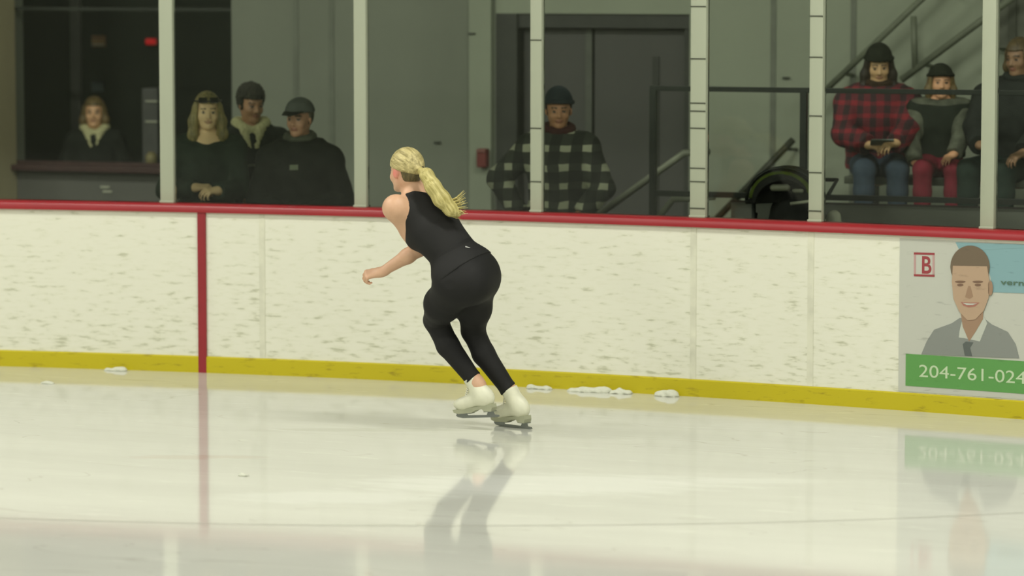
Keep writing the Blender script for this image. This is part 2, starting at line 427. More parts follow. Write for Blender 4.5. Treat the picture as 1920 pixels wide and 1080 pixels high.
# label on low wall
x, z = wall_hit(200, 355)
lb = empty('label_sticker', (x, YB - .004, z), 'small white sticker with two lines on the low grey wall', 'sticker')
for dz in (.018, -.016): MB().box((x + dz * -.6, YB - .008, z + dz), (.075, .006, .014)).build('line', MAT['white_card'], lb)
# small dark marks on the wall
for k, (px, py, lab) in enumerate([(820, 267, 'small dark fitting on the wall right of the skater\'s head'), (1474, 146, 'small dark fitting on the wall above the black railing'), (885, 63, 'small dark fitting high on the pier left of the doorway')]):
    p = on_y(px, py, YB - .01 if k != 2 else YB - .055)
    tag(MB().box(p, (.05, .02, .014), None, .003).build('wall_fitting', simple('dull_dark_fitting', (60, 66, 54)), org=p), lab, 'fitting')

# ------------------------------------------------------------------ boards
XS = [-10.0 + 0.2 * i for i in range(101)]
def zrail(): return 1.07
bd = empty('dasher_boards', bpt(0, 0, 0)); tag(bd, 'white scuffed dasher boards with red top rail and yellow kick plate', 'boards')
MB().path_prism(XS, [(0, .02), (0, 1.02), (.11, 1.02), (.11, .02)]).build('board_panel', MAT['board'], bd)
o = MB().path_prism(XS, [(-.022, 1.018), (-.024, 1.050), (-.012, 1.066), (.02, 1.072), (.13, 1.072), (.155, 1.06), (.16, 1.018)]).build('top_rail', MAT['red_rail'], bd); smooth_angle(o, 50)
MB().path_prism(XS, [(-.013, 0.0), (-.013, .098), (-.004, .105), (.001, .105), (.001, 0)]).build('kick_plate', MAT['kick'], bd)
x, _ = board_x(380, 550)
MB().path_prism([x - .027, x + .027], [(-.015, .0), (-.015, 1.018), (-.0005, 1.018), (-.0005, .0)]).build('goal_line_stripe', MAT['red_stripe'], bd)
smt = simple('board_joint', (215, 215, 194), .5)
for px in (492, 1300, 1520):
    x, _ = board_x(px, 550)
    MB().path_prism([x - .019, x + .019], [(-.003, .10), (-.003, 1.018), (-.0005, 1.018), (-.0005, .10)]).build('joint_strip', smt, bd)

# posts and panes: first of each built, the rest copied
posts = [(-60, 28), (316, 30), (678, 27), (1007, 25), (1310, 33), (1530, 28), (1852, 28), (2190, 28)]
POFF = .07
def post_x(px):
    y = 0
    for _ in range(8):
        p = on_y(px, 200, y); y = bpt(p[0], POFF, 0)[1]
    return p[0]
plabels = {1: 'pale glass support post beside the blonde spectator, left of her', 2: 'pale glass support post just left of the skater\'s head', 3: 'pale glass support post in front of the spectator in the checked jacket',
           4: 'thickest pale glass support post, with dark slots, at the right jamb of the dark doorway', 5: 'slotted pale glass support post beside the stroller', 6: 'pale glass support post in front of the spectator at the right picture edge'}
post_list = []
ZT = 2.86
for k, (px, w) in enumerate(posts):
    x = post_x(px); post_list.append((x, w / 308.0))
    if k in (0, 7): continue
    c = bpt(x, POFF, 1.072); wd = w / 308.0
    root = empty('glass_post', c, plabels[k], 'post', 'glass support posts on the boards')
    t = btan(x); ang = math.atan2(t[1], t[0]); R = Matrix.Rotation(ang, 3, 'Z')
    mb = MB(); mb.box((c[0], c[1], (1.072 + ZT) / 2), (wd, .06, ZT - 1.072), R, .018 if wd > .08 else .014); o = mb.build('upright', MAT['post'], root); smooth_angle(o, 50)
    MB().box((c[0], c[1], 1.079), (wd + .0, .075, .014), R, .004).build('foot_plate', MAT['post'], root)
    if k in (3, 4, 5):
        n = {3: [75, 240, 340], 4: [12, 110, 193, 208, 240, 315, 340, 390], 5: [30, 107, 217, 323, 395]}[k]
        for py in n:
            q = on_y(px, py, c[1])
            MB().box((c[0] - t[1] * -.031, c[1] - .031, q[2]), (wd * .92, .004, .007), R).build('slot', MAT['groove'], root)
glabels = ['clear rink glass pane at the left picture edge, in front of the dark booth', 'clear rink glass pane in front of the blonde woman and two men', 'clear rink glass pane behind the skater\'s head and ponytail',
           'clear rink glass pane in front of the checked jacket shoulder and dark doors', 'clear rink glass pane in front of the stroller', 'clear rink glass pane in front of the red plaid jacket and child', 'clear rink glass pane at the right picture edge']
for k in range(7):
    a = post_list[k][0] + post_list[k][1] / 2 + .002; b = post_list[k + 1][0] - post_list[k + 1][1] / 2 - .002
    if k == 6: b = 4.0
    n = 6; xs = [a + (b - a) * i / n for i in range(n + 1)]
    c = bpt((a + b) / 2, POFF, 1.072)
    o = MB().path_prism(xs, [(POFF - .005, 1.074), (POFF - .005, ZT), (POFF + .005, ZT), (POFF + .005, 1.074)]).build('rink_glass', MAT['glass'], org=c)
    tag(o, glabels[k], 'glass', 'rink glass above the boards')

# ------------------------------------------------------------------ raised stand on the right, its railing and stairs
PZ = .78; PY0 = 1.55; RY = 1.5
px0 = on_y(1372, 380, PY0)[0]
st = empty('spectator_platform', (px0, PY0, 0), 'raised grey spectator platform behind the glass on the right', 'platform')
MB().box2((px0, PY0, 0), (8.0, YB - .01, PZ), .01).build('deck', MAT['platform'], st)
KZ = on_y(1750, 389, RY)[2]
MB().box2((px0, RY + .03, .0), (8.0, RY + .05, KZ), .003).build('front_panel', MAT['platform'], st)
MB().box2((px0, RY + .03, KZ - .0), (8.0, RY + .05, KZ + .012)).build('edge_strip', simple('dark_edge_strip', (62, 56, 52)), st)
SEAT = PZ + .42
b0 = on_y(1590, 300, 2.3)[0]
bn = empty('bench', (b0, 2.35, PZ), 'long grey bench on the raised platform under the seated spectators', 'bench')
MB().box2((b0, 2.2, SEAT - .05), (7.5, 2.56, SEAT), .008).build('seat', MAT['pale_conc'], bn)
for xx in (b0 + .1, b0 + 1.3, b0 + 2.6, b0 + 4): MB().box2((xx, 2.25, PZ), (xx + .06, 2.5, SEAT - .05)).build('leg', MAT['black_steel'], bn)
# black guard railing
RY = 1.5
ra = on_y(1225, 165, RY); rz = ra[2]; rlow = on_y(1225, 362, RY)[2]
rl = empty('guard_railing', (ra[0], RY, 0), 'black steel guard railing in front of the raised platform', 'railing')
def bar(a, b, w, mat, nm, par): return MB().box2(a, b, .003).build(nm, mat, par)
bar((ra[0] - .02, RY - .018, rz - .018), (8, RY + .018, rz + .014), 0, MAT['black_steel'], 'top_bar', rl)
bar((ra[0] - .02, RY - .018, rlow - .018), (8, RY + .018, rlow + .018), 0, MAT['black_steel'], 'bottom_bar', rl)
for px in (1225, 1507):
    x = on_y(px, 250, RY)[0]; bar((x - .022, RY - .02, 0.0), (x + .022, RY + .02, rz), 0, MAT['black_steel'], 'upright', rl)
for x in (3.9, 5.4, 7): bar((x - .022, RY - .02, 0.0), (x + .022, RY + .02, rz), 0, MAT['black_steel'], 'upright', rl)
# steps up to the platform
xs0 = on_y(1150, 420, 2.1)[0]
sr = empty('steps', (xs0, 2.0, 0), 'short flight of steps rising right to the raised platform', 'steps')
ns = 5; W = px0 - xs0
for i in range(ns):
    MB().box2((xs0 + W * i / ns, 2.06, 0), (xs0 + W * (i + 1) / ns - .001, YB - .35, PZ * (i + 1) / (ns + 1)), .004).build('step', MAT['platform'], sr)
# pale handrails of the steps
ya = 2.0
h1 = empty('handrail', (on_y(1100, 420, ya)[0], ya, 0), 'pale sloping handrail rising right in front of the dark doors', 'handrail')
a = on_y(1095, 422, ya); b = on_y(1283, 287, ya); c = on_y(1330, 284, ya)
o = MB().tube([a, b, c], .024, 10).build('rail', MAT['pale_rail'], h1, True)
MB().tube([(a[0] + .08, ya, 0.0), (a[0] + .08, ya, a[2] + .04)], .018, 8).build('upright', MAT['pale_rail'], h1, True)
MB().tube([(c[0] - .03, ya, PZ * .7), (c[0] - .03, ya, c[2])], .018, 8).build('upright', MAT['pale_rail'], h1, True)
h2 = empty('handrail', (on_y(1230, 420, 1.75)[0], 1.75, 0), 'short pale handrail bending level behind the lower black bar', 'handrail')
yb = 1.75; a = on_y(1215, 432, yb); b = on_y(1262, 374, yb); c = on_y(1340, 369, yb)
MB().tube([a, b, c], .022, 10).build('rail', MAT['pale_rail'], h2, True)
MB().tube([(a[0] + .03, yb, 0), (a[0] + .03, yb, a[2] + .02)], .016, 8).build('upright', MAT['pale_rail'], h2, True)
yc = 3.1; a = on_y(1325, 430, yc); b = on_y(1487, 262, yc)
h3 = empty('handrail', (a[0], yc, 0), 'dark sloping handrail rising right behind the stroller', 'handrail')
MB().tube([a, b], .024, 10).build('rail', MAT['dark_rail'], h3, True)
for q in (.08, .9):
    m_ = a + (b - a) * q; MB().tube([m_, (m_[0], YB, m_[2] - .02)], .012, 8).build('wall_bracket', MAT['dark_rail'], h3, True)
# upper stair railing high on the right
yd = 3.15
a = on_y(1545, 172, yd); b = on_y(1790, -60, yd); c = on_y(1690, 150, yd); d = on_y(1960, -50, yd)
h4 = empty('stair_railing', (a[0], yd, a[2]), 'double sloping stair railing on the wall above the red plaid jacket', 'railing')
MB().tube([a, b], .022, 10).build('rail', MAT['rail_shade'], h4, True)
MB().tube([c, d], .024, 10).build('rail', MAT['rail_shade'], h4, True)
e = on_y(1713, 30, yd); f = on_y(1716, 132, yd); MB().tube([e, f], .022, 8).build('baluster', MAT['rail_shade'], h4, True)
for q in (.15, .85):
    for (s_, t_) in ((a, b), (c, d)):
        m_ = s_ + (t_ - s_) * q; MB().tube([m_, (m_[0], YB, m_[2] - .02)], .014, 8).build('wall_bracket', MAT['rail_shade'], h4, True)
# slatted panel and ledge at the top right
p0 = on_y(1862, 90, 3.3); p1 = on_y(1990, -40, 3.3)
sp = empty('wall_shutter', (p0[0], 3.3, p0[2]), 'dark ribbed wall shutter above a pale ledge at the top right', 'shutter')
MB().box2((p0[0], 3.32, p0[2]), (p1[0] + .6, YB - .001, 3.2)).build('panel', simple('dull_shutter', (88, 92, 78)), sp)
for i in range(9):
    xx = p0[0] + .1 + i * .13; MB().box2((xx, 3.30, p0[2]), (xx + .055, 3.32, 3.2)).build('rib', simple('shutter_rib_dark', (66, 70, 56)) if i == 0 else bpy.data.materials['shutter_rib_dark'], sp)
q = on_y(1888, 92, 3.2)
MB().box2((q[0], 3.16, q[2] - .03), (p1[0] + .6, YB, q[2] + .01), .004).build('ledge', simple('pale_olive_ledge', (136, 140, 104)), sp)

# ------------------------------------------------------------------ ceiling lamps
me_f = me_l = None
em = NT('lamp_diffuser'); em.base((.9, .9, .82, 1)); em.b.inputs['Emission Color'].default_value = (1, .98, .86, 1); em.set(Emission_Strength=6.0)
lamp_frame = simple('white_lamp_housing', (200, 200, 190), .5)
k = 0
for y in (-3.6, -9.5, -15.5, -21.5):
    for x in (-11, -4, 3, 10):
        if k == 0:
            r0 = empty('ceiling_lamp', (x, y, ZC), 'long rectangular ceiling lamp hanging over the ice', 'lamp', 'ceiling lamps over the ice')
            f0 = MB().box((x, y, ZC - .05), (1.9, .42, .1), None, .01).build('housing', lamp_frame, r0)
            l0 = MB().box((x, y, ZC - .105), (1.8, .36, .01)).build('diffuser', em.m, r0)
        else:
            r = r0.copy(); COL.objects.link(r); r.location = (x, y, ZC)
            for ch in (f0, l0): c_ = ch.copy(); COL.objects.link(c_); c_.parent = r
        ld = bpy.data.lights.new('lamp_light', 'AREA'); ld.shape = 'RECTANGLE'; ld.size = 1.8; ld.size_y = .4; ld.energy = LAMP_W; ld.color = LAMP_COL
        lo = bpy.data.objects.new('lamp_light', ld); COL.objects.link(lo); lo.location = (x, y, ZC - .13)
        k += 1
# ------------------------------------------------------------------ figures: blended distance fields turned into one continuous mesh
def V(*a): return np.array(a, float)
def unit(v): v = np.asarray(v, float); return v / (np.linalg.norm(v) + 1e-12)
class Field:
    def __init__(s, k=0.02): s.p = []; s.k = k
    def cone(s, a, b, ra, rb, flat=None, k=None, sub=False):
        s.p.append(('c', np.array(a, float), np.array(b, float), ra, rb, flat, s.k if k is None else k, sub)); return s
    def chain(s, pts, rs, **kw):
        for i in range(len(pts) - 1): s.cone(pts[i], pts[i + 1], rs[i], rs[i + 1], **kw)
        return s
    def ell(s, c, axes, r, k=None, sub=False):
        s.p.append(('e', np.array(c, float), np.array([unit(a) for a in axes]), np.array(r, float), None, None, s.k if k is None else k, sub)); return s
    def ball(s, c, r, **kw): return s.ell(c, [(1, 0, 0), (0, 1, 0), (0, 0, 1)], (r, r, r), **kw)
    def merge(s, o): s.p += o.p; return s
    def bounds(s, pad):
        lo = np.full(3, 1e9); hi = -lo
        for q in s.p:
            if q[7]: continue
            if q[0] == 'c': r = max(q[3], q[4]); l = np.minimum(q[1], q[2]) - r; h = np.maximum(q[1], q[2]) + r
            else: r = q[3].max(); l = q[1] - r; h = q[1] + r
            lo = np.minimum(lo, l); hi = np.maximum(hi, h)
        return lo - pad, hi + pad
    def mesh(s, step, inflate=0.0, clips=(), lo=None, hi=None, extra=None):
        """clips: functions(P) -> signed distance that must be negative inside"""
        b0, b1 = s.bounds(inflate + step * 3)
        if lo is not None: b0 = np.maximum(b0, lo)
        if hi is not None: b1 = np.minimum(b1, hi)
        ax = [np.arange(b0[i], b1[i] + step, step) for i in range(3)]
        F = np.full([len(a) for a in ax], 0.25, np.float32)
        for q in s.p:
            typ, A, B, C_, D_, flat, k, sub = q
            if typ == 'c': r = max(C_, D_); l = np.minimum(A, B) - r; h = np.maximum(A, B) + r
            else: r = C_.max(); l = A - r; h = A + r
            m = inflate + k + step * 4
            sl = tuple(slice(max(0, int(np.searchsorted(ax[i], l[i] - m))), int(np.searchsorted(ax[i], h[i] + m)) + 1) for i in range(3))
            X, Y, Z = np.meshgrid(*[ax[i][sl[i]] for i in range(3)], indexing='ij')
            P = np.stack([X, Y, Z], -1).astype(np.float32)
            if typ == 'c':
                d = B - A; L = float(d @ d) + 1e-12; w = P - A.astype(np.float32)
                t = np.clip((w @ d.astype(np.float32)) / L, 0, 1); w = w - t[..., None] * d.astype(np.float32)
                rr = C_ + (D_ - C_) * t
                if flat is not None:
                    n = unit(flat[0]).astype(np.float32); sc = flat[1]; c = w @ n
                    w = w + (c * (1 / sc - 1))[..., None] * n
                    nl = np.sqrt((w * w).sum(-1)); g = (nl - rr) * np.where(nl > 1e-6, 1.0, 1.0) * (0.5 + 0.5 * sc)
                else: g = np.sqrt((w * w).sum(-1)) - rr
            else:
                w = (P - A.astype(np.float32)) @ B.T.astype(np.float32)
                k0 = np.sqrt(((w / C_.astype(np.float32)) ** 2).sum(-1)); k1 = np.sqrt(((w / (C_ ** 2).astype(np.float32)) ** 2).sum(-1)) + 1e-9
                g = k0 * (k0 - 1) / k1
            f = F[sl]
            if sub:
                g = -g - inflate * 0; h_ = np.maximum(k - np.abs(f - g), 0) / k; F[sl] = np.maximum(f, g) + h_ * h_ * k * .25
            else:
                h_ = np.maximum(k - np.abs(f - g), 0) / k; F[sl] = np.minimum(f, g) - h_ * h_ * k * .25
        F -= inflate
        if clips or extra:
            X, Y, Z = np.meshgrid(*ax, indexing='ij'); P = np.stack([X, Y, Z], -1).astype(np.float32)
            for c in clips: F = np.maximum(F, c(P))
            if extra: F = F + extra(P)
        F[0] = F[-1] = .1; F[:, 0] = F[:, -1] = .1; F[:, :, 0] = F[:, :, -1] = .1
        return surface_nets(F, ax)
def plane(p, n):
    p = np.array(p, np.float32); n = unit(n).astype(np.float32); return lambda P: (P - p) @ n
def outside_ball(c, r):
    c = np.array(c, np.float32); return lambda P: r - np.sqrt(((P - c) ** 2).sum(-1))
def surface_nets(F, ax):
    S = F < 0; nx, ny, nz = F.shape
    cnt = np.zeros((nx - 1, ny - 1, nz - 1), np.float32); acc = np.zeros((nx - 1, ny - 1, nz - 1, 3), np.float32)
    def crop(A, o): return A[o[0]:nx - 1 + o[0], o[1]:ny - 1 + o[1], o[2]:nz - 1 + o[2]]
    base = np.stack(np.meshgrid(*[np.arange(n - 1) for n in (nx, ny, nz)], indexing='ij'), -1)
    for d in range(3):
        u, v = [i for i in range(3) if i != d]
        for a in (0, 1):
            for b in (0, 1):
                o0 = [0, 0, 0]; o0[u] = a; o0[v] = b; o1 = list(o0); o1[d] = 1
                f0, f1 = crop(F, o0), crop(F, o1); m = crop(S, o0) != crop(S, o1)
                t = np.where(m, f0 / np.where(m, f0 - f1, 1), 0)
                cnt += m; acc[..., d] += t * m; acc[..., u] += a * m; acc[..., v] += b * m
    act = cnt > 0; idx = np.full(cnt.shape, -1, np.int64); idx[act] = np.arange(act.sum())
    loc = acc[act] / cnt[act][:, None] + base[act]; step = ax[0][1] - ax[0][0]
    verts = loc * step + np.array([a[0] for a in ax])
    faces = []
    for d in range(3):
        u, v = [(1, 2), (2, 0), (0, 1)][d]
        sl0 = [slice(1, n - 1) for n in (nx, ny, nz)]; sl0[d] = slice(0, [nx, ny, nz][d] - 1)
        sl1 = list(sl0); sl1[d] = slice(1, [nx, ny, nz][d])
        s0, s1 = S[tuple(sl0)], S[tuple(sl1)]
        I = np.argwhere(s0 != s1)
        if not len(I): continue
        G = I.copy()
        for i in range(3):
            if i != d: G[:, i] += 1
        up = s0[tuple(I.T)]
        def cell(du, dv):
            H = G.copy(); H[:, u] -= du; H[:, v] -= dv; return idx[tuple(H.T)]
        q = np.stack([cell(1, 1), cell(0, 1), cell(0, 0), cell(1, 0)], 1)
        q[~up] = q[~up][:, ::-1]; faces.append(q)
    return verts, np.concatenate(faces)
def mesh_obj(name, vf, mat, parent, col=None, smooth_it=0):
    verts, faces = vf; o0 = np.array(world_loc(parent)) if parent is not None else np.zeros(3)
    me = bpy.data.meshes.new(name)
    me.vertices.add(len(verts)); me.vertices.foreach_set('co', (verts - o0).astype(np.float32).ravel())
    me.loops.add(faces.size); me.loops.foreach_set('vertex_index', faces.ravel().astype(np.int32))
    me.polygons.add(len(faces)); me.polygons.foreach_set('loop_start', np.arange(0, faces.size, 4, dtype=np.int32))
    me.polygons.foreach_set('loop_total', np.full(len(faces), 4, np.int32))
    me.update(calc_edges=True); me.validate()
    if col is not None:
        at_ = me.color_attributes.new('Col', 'FLOAT_COLOR', 'POINT')
        c = np.ones((len(verts), 4), np.float32); c[:, :3] = col(verts); at_.data.foreach_set('color', c.ravel())
    o = link_mesh(name, me, mat, parent, True)
    if smooth_it:
        md = o.modifiers.new('soft', 'SMOOTH'); md.factor = 0.5; md.iterations = smooth_it
    return o
def blob(fn, k=.02):
    f = Field(k); fn(f); return f

class Head:
    """c = centre at eye level, f = forward, l = to the person's own left, u = up; s = size (1 = adult)"""
    def __init__(h, c, f, u=(0, 0, 1), s=1.0):
        h.c = np.array(c, float); h.f = unit(f); u = unit(u); h.l = unit(np.cross(u, h.f)); h.u = np.cross(h.f, h.l); h.s = s
    def P(h, f, l, u): return h.c + (h.f * f + h.l * l + h.u * u) * h.s
    def ax(h): return (h.f, h.l, h.u)
    def local(h, v): w = (v - h.c) / h.s; return w @ h.f, w @ h.l, w @ h.u
def head_field(F, h, neck_base, neck_r=.056):
    s = h.s; A = h.ax()
    F.ell(h.P(-.012, 0, .030), A, V(.096, .074, .093) * s, k=.02)
    F.ell(h.P(.022, 0, -.035), A, V(.066, .060, .078) * s, k=.03)
    F.cone(h.P(-.01, .045, -.045), h.P(.060, .018, -.092), .020 * s, .018 * s, k=.02)
    F.cone(h.P(-.01, -.045, -.045), h.P(.060, -.018, -.092), .020 * s, .018 * s, k=.02)
    F.ball(h.P(.072, 0, -.093), .018 * s, k=.02)
    F.ell(h.P(.074, 0, .022), A, V(.014, .045, .011) * s, k=.015)
    for sd in (1, -1):
        F.ball(h.P(.056, sd * .036, -.030), .025 * s, k=.02)
        F.ell(h.P(-.004, sd * .078, -.008), (unit(h.f + h.l * .35 * sd), unit(h.l - h.f * .35 * sd), h.u), V(.019, .007, .031) * s, k=.008)
        F.ball(h.P(.100, sd * .032, .000), .017 * s, k=.012, sub=True)
        F.ball(h.P(.074, sd * .032, .000), .0125 * s, k=.003)
    F.cone(h.P(.082, 0, .010), h.P(.104, 0, -.030), .0075 * s, .011 * s, k=.012)
    F.ball(h.P(.092, .012, -.034), .008 * s, k=.008); F.ball(h.P(.092, -.012, -.034), .008 * s, k=.008)
    F.ell(h.P(.086, 0, -.056), A, V(.009, .023, .006) * s, k=.006)
    F.ell(h.P(.084, 0, -.066), A, V(.009, .019, .0065) * s, k=.006)
    F.cone(neck_base, h.P(-.022, 0, -.055), neck_r * s, .050 * s, k=.03)
def face_col(h, skin, lips=(150, 84, 76), brow=(80, 64, 48), iris=(48, 40, 34), flush=None):
    sk = np.array(lin(skin)[:3]); lp = np.array(lin(lips)[:3]); br = np.array(lin(brow)[:3]); ir = np.array(lin(iris)[:3])
    def fn(v):
        f, l, u = h.local(v); c = np.tile(sk, (len(v), 1)); al = np.abs(l)
        front = f > .055
        m = front & (((l / .026) ** 2 + ((u + .061) / .013) ** 2) < 1); c[m] = lp * .45 + sk * .42
        m = front & (al > .014) & (al < .050) & (np.abs(u - (.026 - (al - .03) ** 2 * 8)) < .0045); c[m] = br
        m = front & (((al - .032) / .014) ** 2 + (u / .0075) ** 2 < 1); c[m] = sk * .55 + .12
        m = front & (((al - .032) / .0075) ** 2 + (u / .0075) ** 2 < 1); c[m] = ir
        m = front & (((al - .032) / .016) ** 2 + ((u - .008) / .003) ** 2 < 1); c[m] = br * .8
        if flush is not None:
            fl = np.array(lin(flush)[:3]); g = np.exp(-(((f - 0.0) / .03) ** 2 + ((al - .08) / .02) ** 2 + ((u + .008) / .035) ** 2))[:, None]; c = c * (1 - g) + fl * g
        return c
    return fn
def hand_field(F, wrist, d, n, t, curl=0.5, s=1.0, k=.006):
    """d = along the hand, n = towards the palm side, t = towards the thumb; curl in radians per joint"""
    d = unit(d); n = unit(n - d * np.dot(n, d)); t = unit(t - d * np.dot(t, d) - n * np.dot(t, n)); w = np.array(wrist, float)
    F.cone(w - d * .01 * s, w + d * .02 * s, .026 * s, .029 * s, flat=(n, .75), k=.02)
    for o in (-.022, -.006, .010, .024): F.cone(w + (d * .015 + t * o * .6) * s, w + (d * .082 + t * o) * s, .016 * s, .0125 * s, k=.012)
    for i, (o, L) in enumerate(((.031, .070), (.0105, .079), (-.0105, .073), (-.030, .057))):
        p = w + (d * (.088 - abs(o) * .25) + t * o) * s; a = 0.25; r = .0086 * s; cl = curl * (1 + .12 * (i - 1))
        for j, fr in enumerate((.45, .32, .23)):
            a += cl * (.9 if j else .8); dirn = d * math.cos(a) + n * math.sin(a) + t * o * 1.6
            q = p + unit(dirn) * L * fr * s; F.cone(p, q, r, r * .92, k=.002); p = q; r *= .9
    p = w + (d * .022 + t * .026 + n * .006) * s; q = p + unit(d * .72 + t * .62 + n * .35) * .042 * s
    F.cone(p, q, .0155 * s, .012 * s, k=.01); q2 = q + unit(d * .85 + t * (.25 - curl * .5) + n * (.4 + curl * .5)) * .032 * s
    F.cone(q, q2, .0115 * s, .0098 * s, k=.004); q3 = q2 + unit(d * .9 + t * (.0 - curl * .6) + n * (.4 + curl * .5)) * .022 * s; F.cone(q2, q3, .0098 * s, .0085 * s, k=.004)
def boot_shoe(F, ankle, fwd, s=1.0, h=.08):
    fwd = unit(V(fwd[0], fwd[1], 0)); a = np.array(ankle, float); g = a - V(0, 0, h * s)
    F.cone(a, g + fwd * -.02 * s + V(0, 0, .045), .045 * s, .042 * s, k=.03)
    F.cone(g - fwd * .03 * s + V(0, 0, .042), g + fwd * .13 * s + V(0, 0, .034), .040 * s, .036 * s, flat=((0, 0, 1), .85), k=.02)
# ------------------------------------------------------------------ the skater
def strand_material(name, a, b, axis, across=70.0, along=5.0, rough=0.5, lo=.35, hi=.65):
    m = NT(name); ax_ = unit(axis); p = unit(np.cross(ax_, V(0.3, .9, .2))); q = np.cross(ax_, p)
    tc = m.n('ShaderNodeTexCoord'); cb = m.n('ShaderNodeCombineXYZ')
    for i, (v_, s_) in enumerate(((p, across), (q, across), (ax_, along))):
        d = m.n('ShaderNodeVectorMath', operation='DOT_PRODUCT'); m.l(tc.outputs['Object'], d.inputs[0]); d.inputs[1].default_value = tuple(v_ * s_)
        m.l(d.outputs['Value'], cb.inputs[i])
    nz = m.noise(1.0, cb.outputs[0], 5, .6)
    m.base(m.ramp(nz, lo, hi, lin(a), lin(b))); m.set(Roughness=rough); m.bump(nz, .5, .01); return m.m
SKIN = (212, 170, 138)
g0 = on_z(950, 805); DS = float((g0 - CAM) @ FWD)
def S(px, py, d=0.0): return at(px, py, DS + d)
fdir = -.67 * RGT + .74 * FWD; ldir = -.74 * RGT - .67 * FWD
sk_base = on_z(930, 803)
sk = empty('person', tuple(sk_base), 'figure skater with blonde ponytail in black sleeveless top and leggings, gliding left on the ice', 'person')

# skates: boot built in its own frame, toe +x, blade bottom z = 0, ankle above the origin
def boot_field(dr):
    f = Field(.02)
    f.ell((-.040, 0, .112), [(1, 0, 0), (0, 1, 0), (0, 0, 1)], V(.048, .037, .052), k=.02)
    f.cone((-.035, 0, .098), (.09, 0, .082), .036, .036, flat=((0, 0, 1), .9), k=.03)
    f.ell((.118, 0, .078), [(1, 0, 0), (0, 1, 0), (0, 0, 1)], V(.052, .042, .034), k=.03)
    f.cone((-.012, 0, .13), (.060, 0, .100), .040, .036, k=.03)
    top = V(-.014, 0, .135) + dr * .120
    f.cone((-.016, 0, .125), top, .045, .050, k=.03)
    return f, top
def make_skate(parent, origin, yaw, pitch, roll, knee, name='ice_skate'):
    M = Matrix.Rotation(yaw, 4, 'Z') @ Matrix.Rotation(pitch, 4, 'Y') @ Matrix.Rotation(roll, 4, 'X')
    an_ = Vector(foot_pt(np.array(origin), yaw, -.012, .135)); dr = unit(np.array(M.to_3x3().inverted() @ (Vector(knee) - an_)))
    f, top = boot_field(dr); fr_ = unit(V(1, 0, 0) - dr * dr[0]); sd_ = np.cross(dr, fr_)
    sole_z = lambda P: (.052 + (.062 - P[..., 0]) * .12) - P[..., 2]
    vf = f.mesh(.0045, 0, [sole_z, plane(top - dr * .016, dr * 1.0 + V(-.12, 0, .25))])
    o = mesh_obj(name, vf, white_leather, None, smooth_it=2)
    o.parent = parent; o.rotation_euler = M.to_euler(); o.location = Vector(origin) - world_loc(parent)
    # sole and heel block
    prof = [(-.082, .072), (-.086, .052), (-.080, .030), (-.034, .032), (-.022, .046), (.020, .040), (.050, .026), (.130, .022), (.160, .030), (.166, .046), (.120, .047), (.06, .054), (0, .062)]
    mb = MB(); mb.extrude_poly([(x * 1.0, -.030, z + .004) for x, z in prof], (0, .060, 0)); s_ = mb.build('sole', sole_mat); s_.parent = o
    # blade with toe picks and stanchions
    bl = [(-.118, .004), (-.100, .000), (.120, .000), (.150, .006), (.160, .012), (.163, .019), (.157, .020), (.160, .027), (.150, .029), (.120, .028), (.100, .028), (.085, .016), (-.035, .014), (-.045, .034), (-.080, .034), (-.085, .016), (-.112, .013)]
    mb = MB(); mb.extrude_poly([(x, -.0025, z) for x, z in bl], (0, .005, 0)); b_ = mb.build('blade', MAT['steel']); b_.parent = o
    for c_, d_ in (((-.058, 0, .034), (.060, .045, .005)), ((.100, 0, .0275), (.085, .055, .005))): p_ = MB().box(c_, d_).build('mounting_plate', MAT['steel'], org=(0, 0, 0)); p_.parent = o
    # laces up the front of the shaft
    mb = MB()
    for i in range(6):
        t = i / 5; c0 = V(.085, 0, .118) * (1 - t) + (top - dr * .045 + fr_ * .047) * t
        mb.tube([c0 + V(-.012, .026, -.004), c0 + V(.006, .010, .006), c0 + V(.006, -.010, -.000), c0 + V(-.012, -.026, .008)], .0028, 6)
    l_ = mb.build('laces', lace_mat); l_.parent = o
    return o
white_leather = simple('white_skate_leather', (226, 226, 200), .45, var=.05, scale=20)
sole_mat = simple('off_white_sole', (172, 174, 146), .5, var=.05)
lace_mat = simple('white_laces', (232, 232, 214), .8)
oL = at(903, 783, DS - .02); oR = on_z(968, 802)
yawL = math.atan2(*( (-.87 * RGT + .49 * FWD)[[1, 0]])); yawR = math.atan2(*((-.76 * RGT + .65 * FWD)[[1, 0]]))
def foot_pt(o, yaw, x, z): return o + V(math.cos(yaw) * x, math.sin(yaw) * x, z)
kneeL, kneeR = S(817, 600, .13), S(887, 620, .14)
make_skate(sk, oL, yawL, math.radians(5), 0, kneeL); make_skate(sk, oR, yawR, math.radians(0), 0, kneeR)
ankL, ankR = foot_pt(oL, yawL, -.012, .135), foot_pt(oR, yawR, -.012, .135)

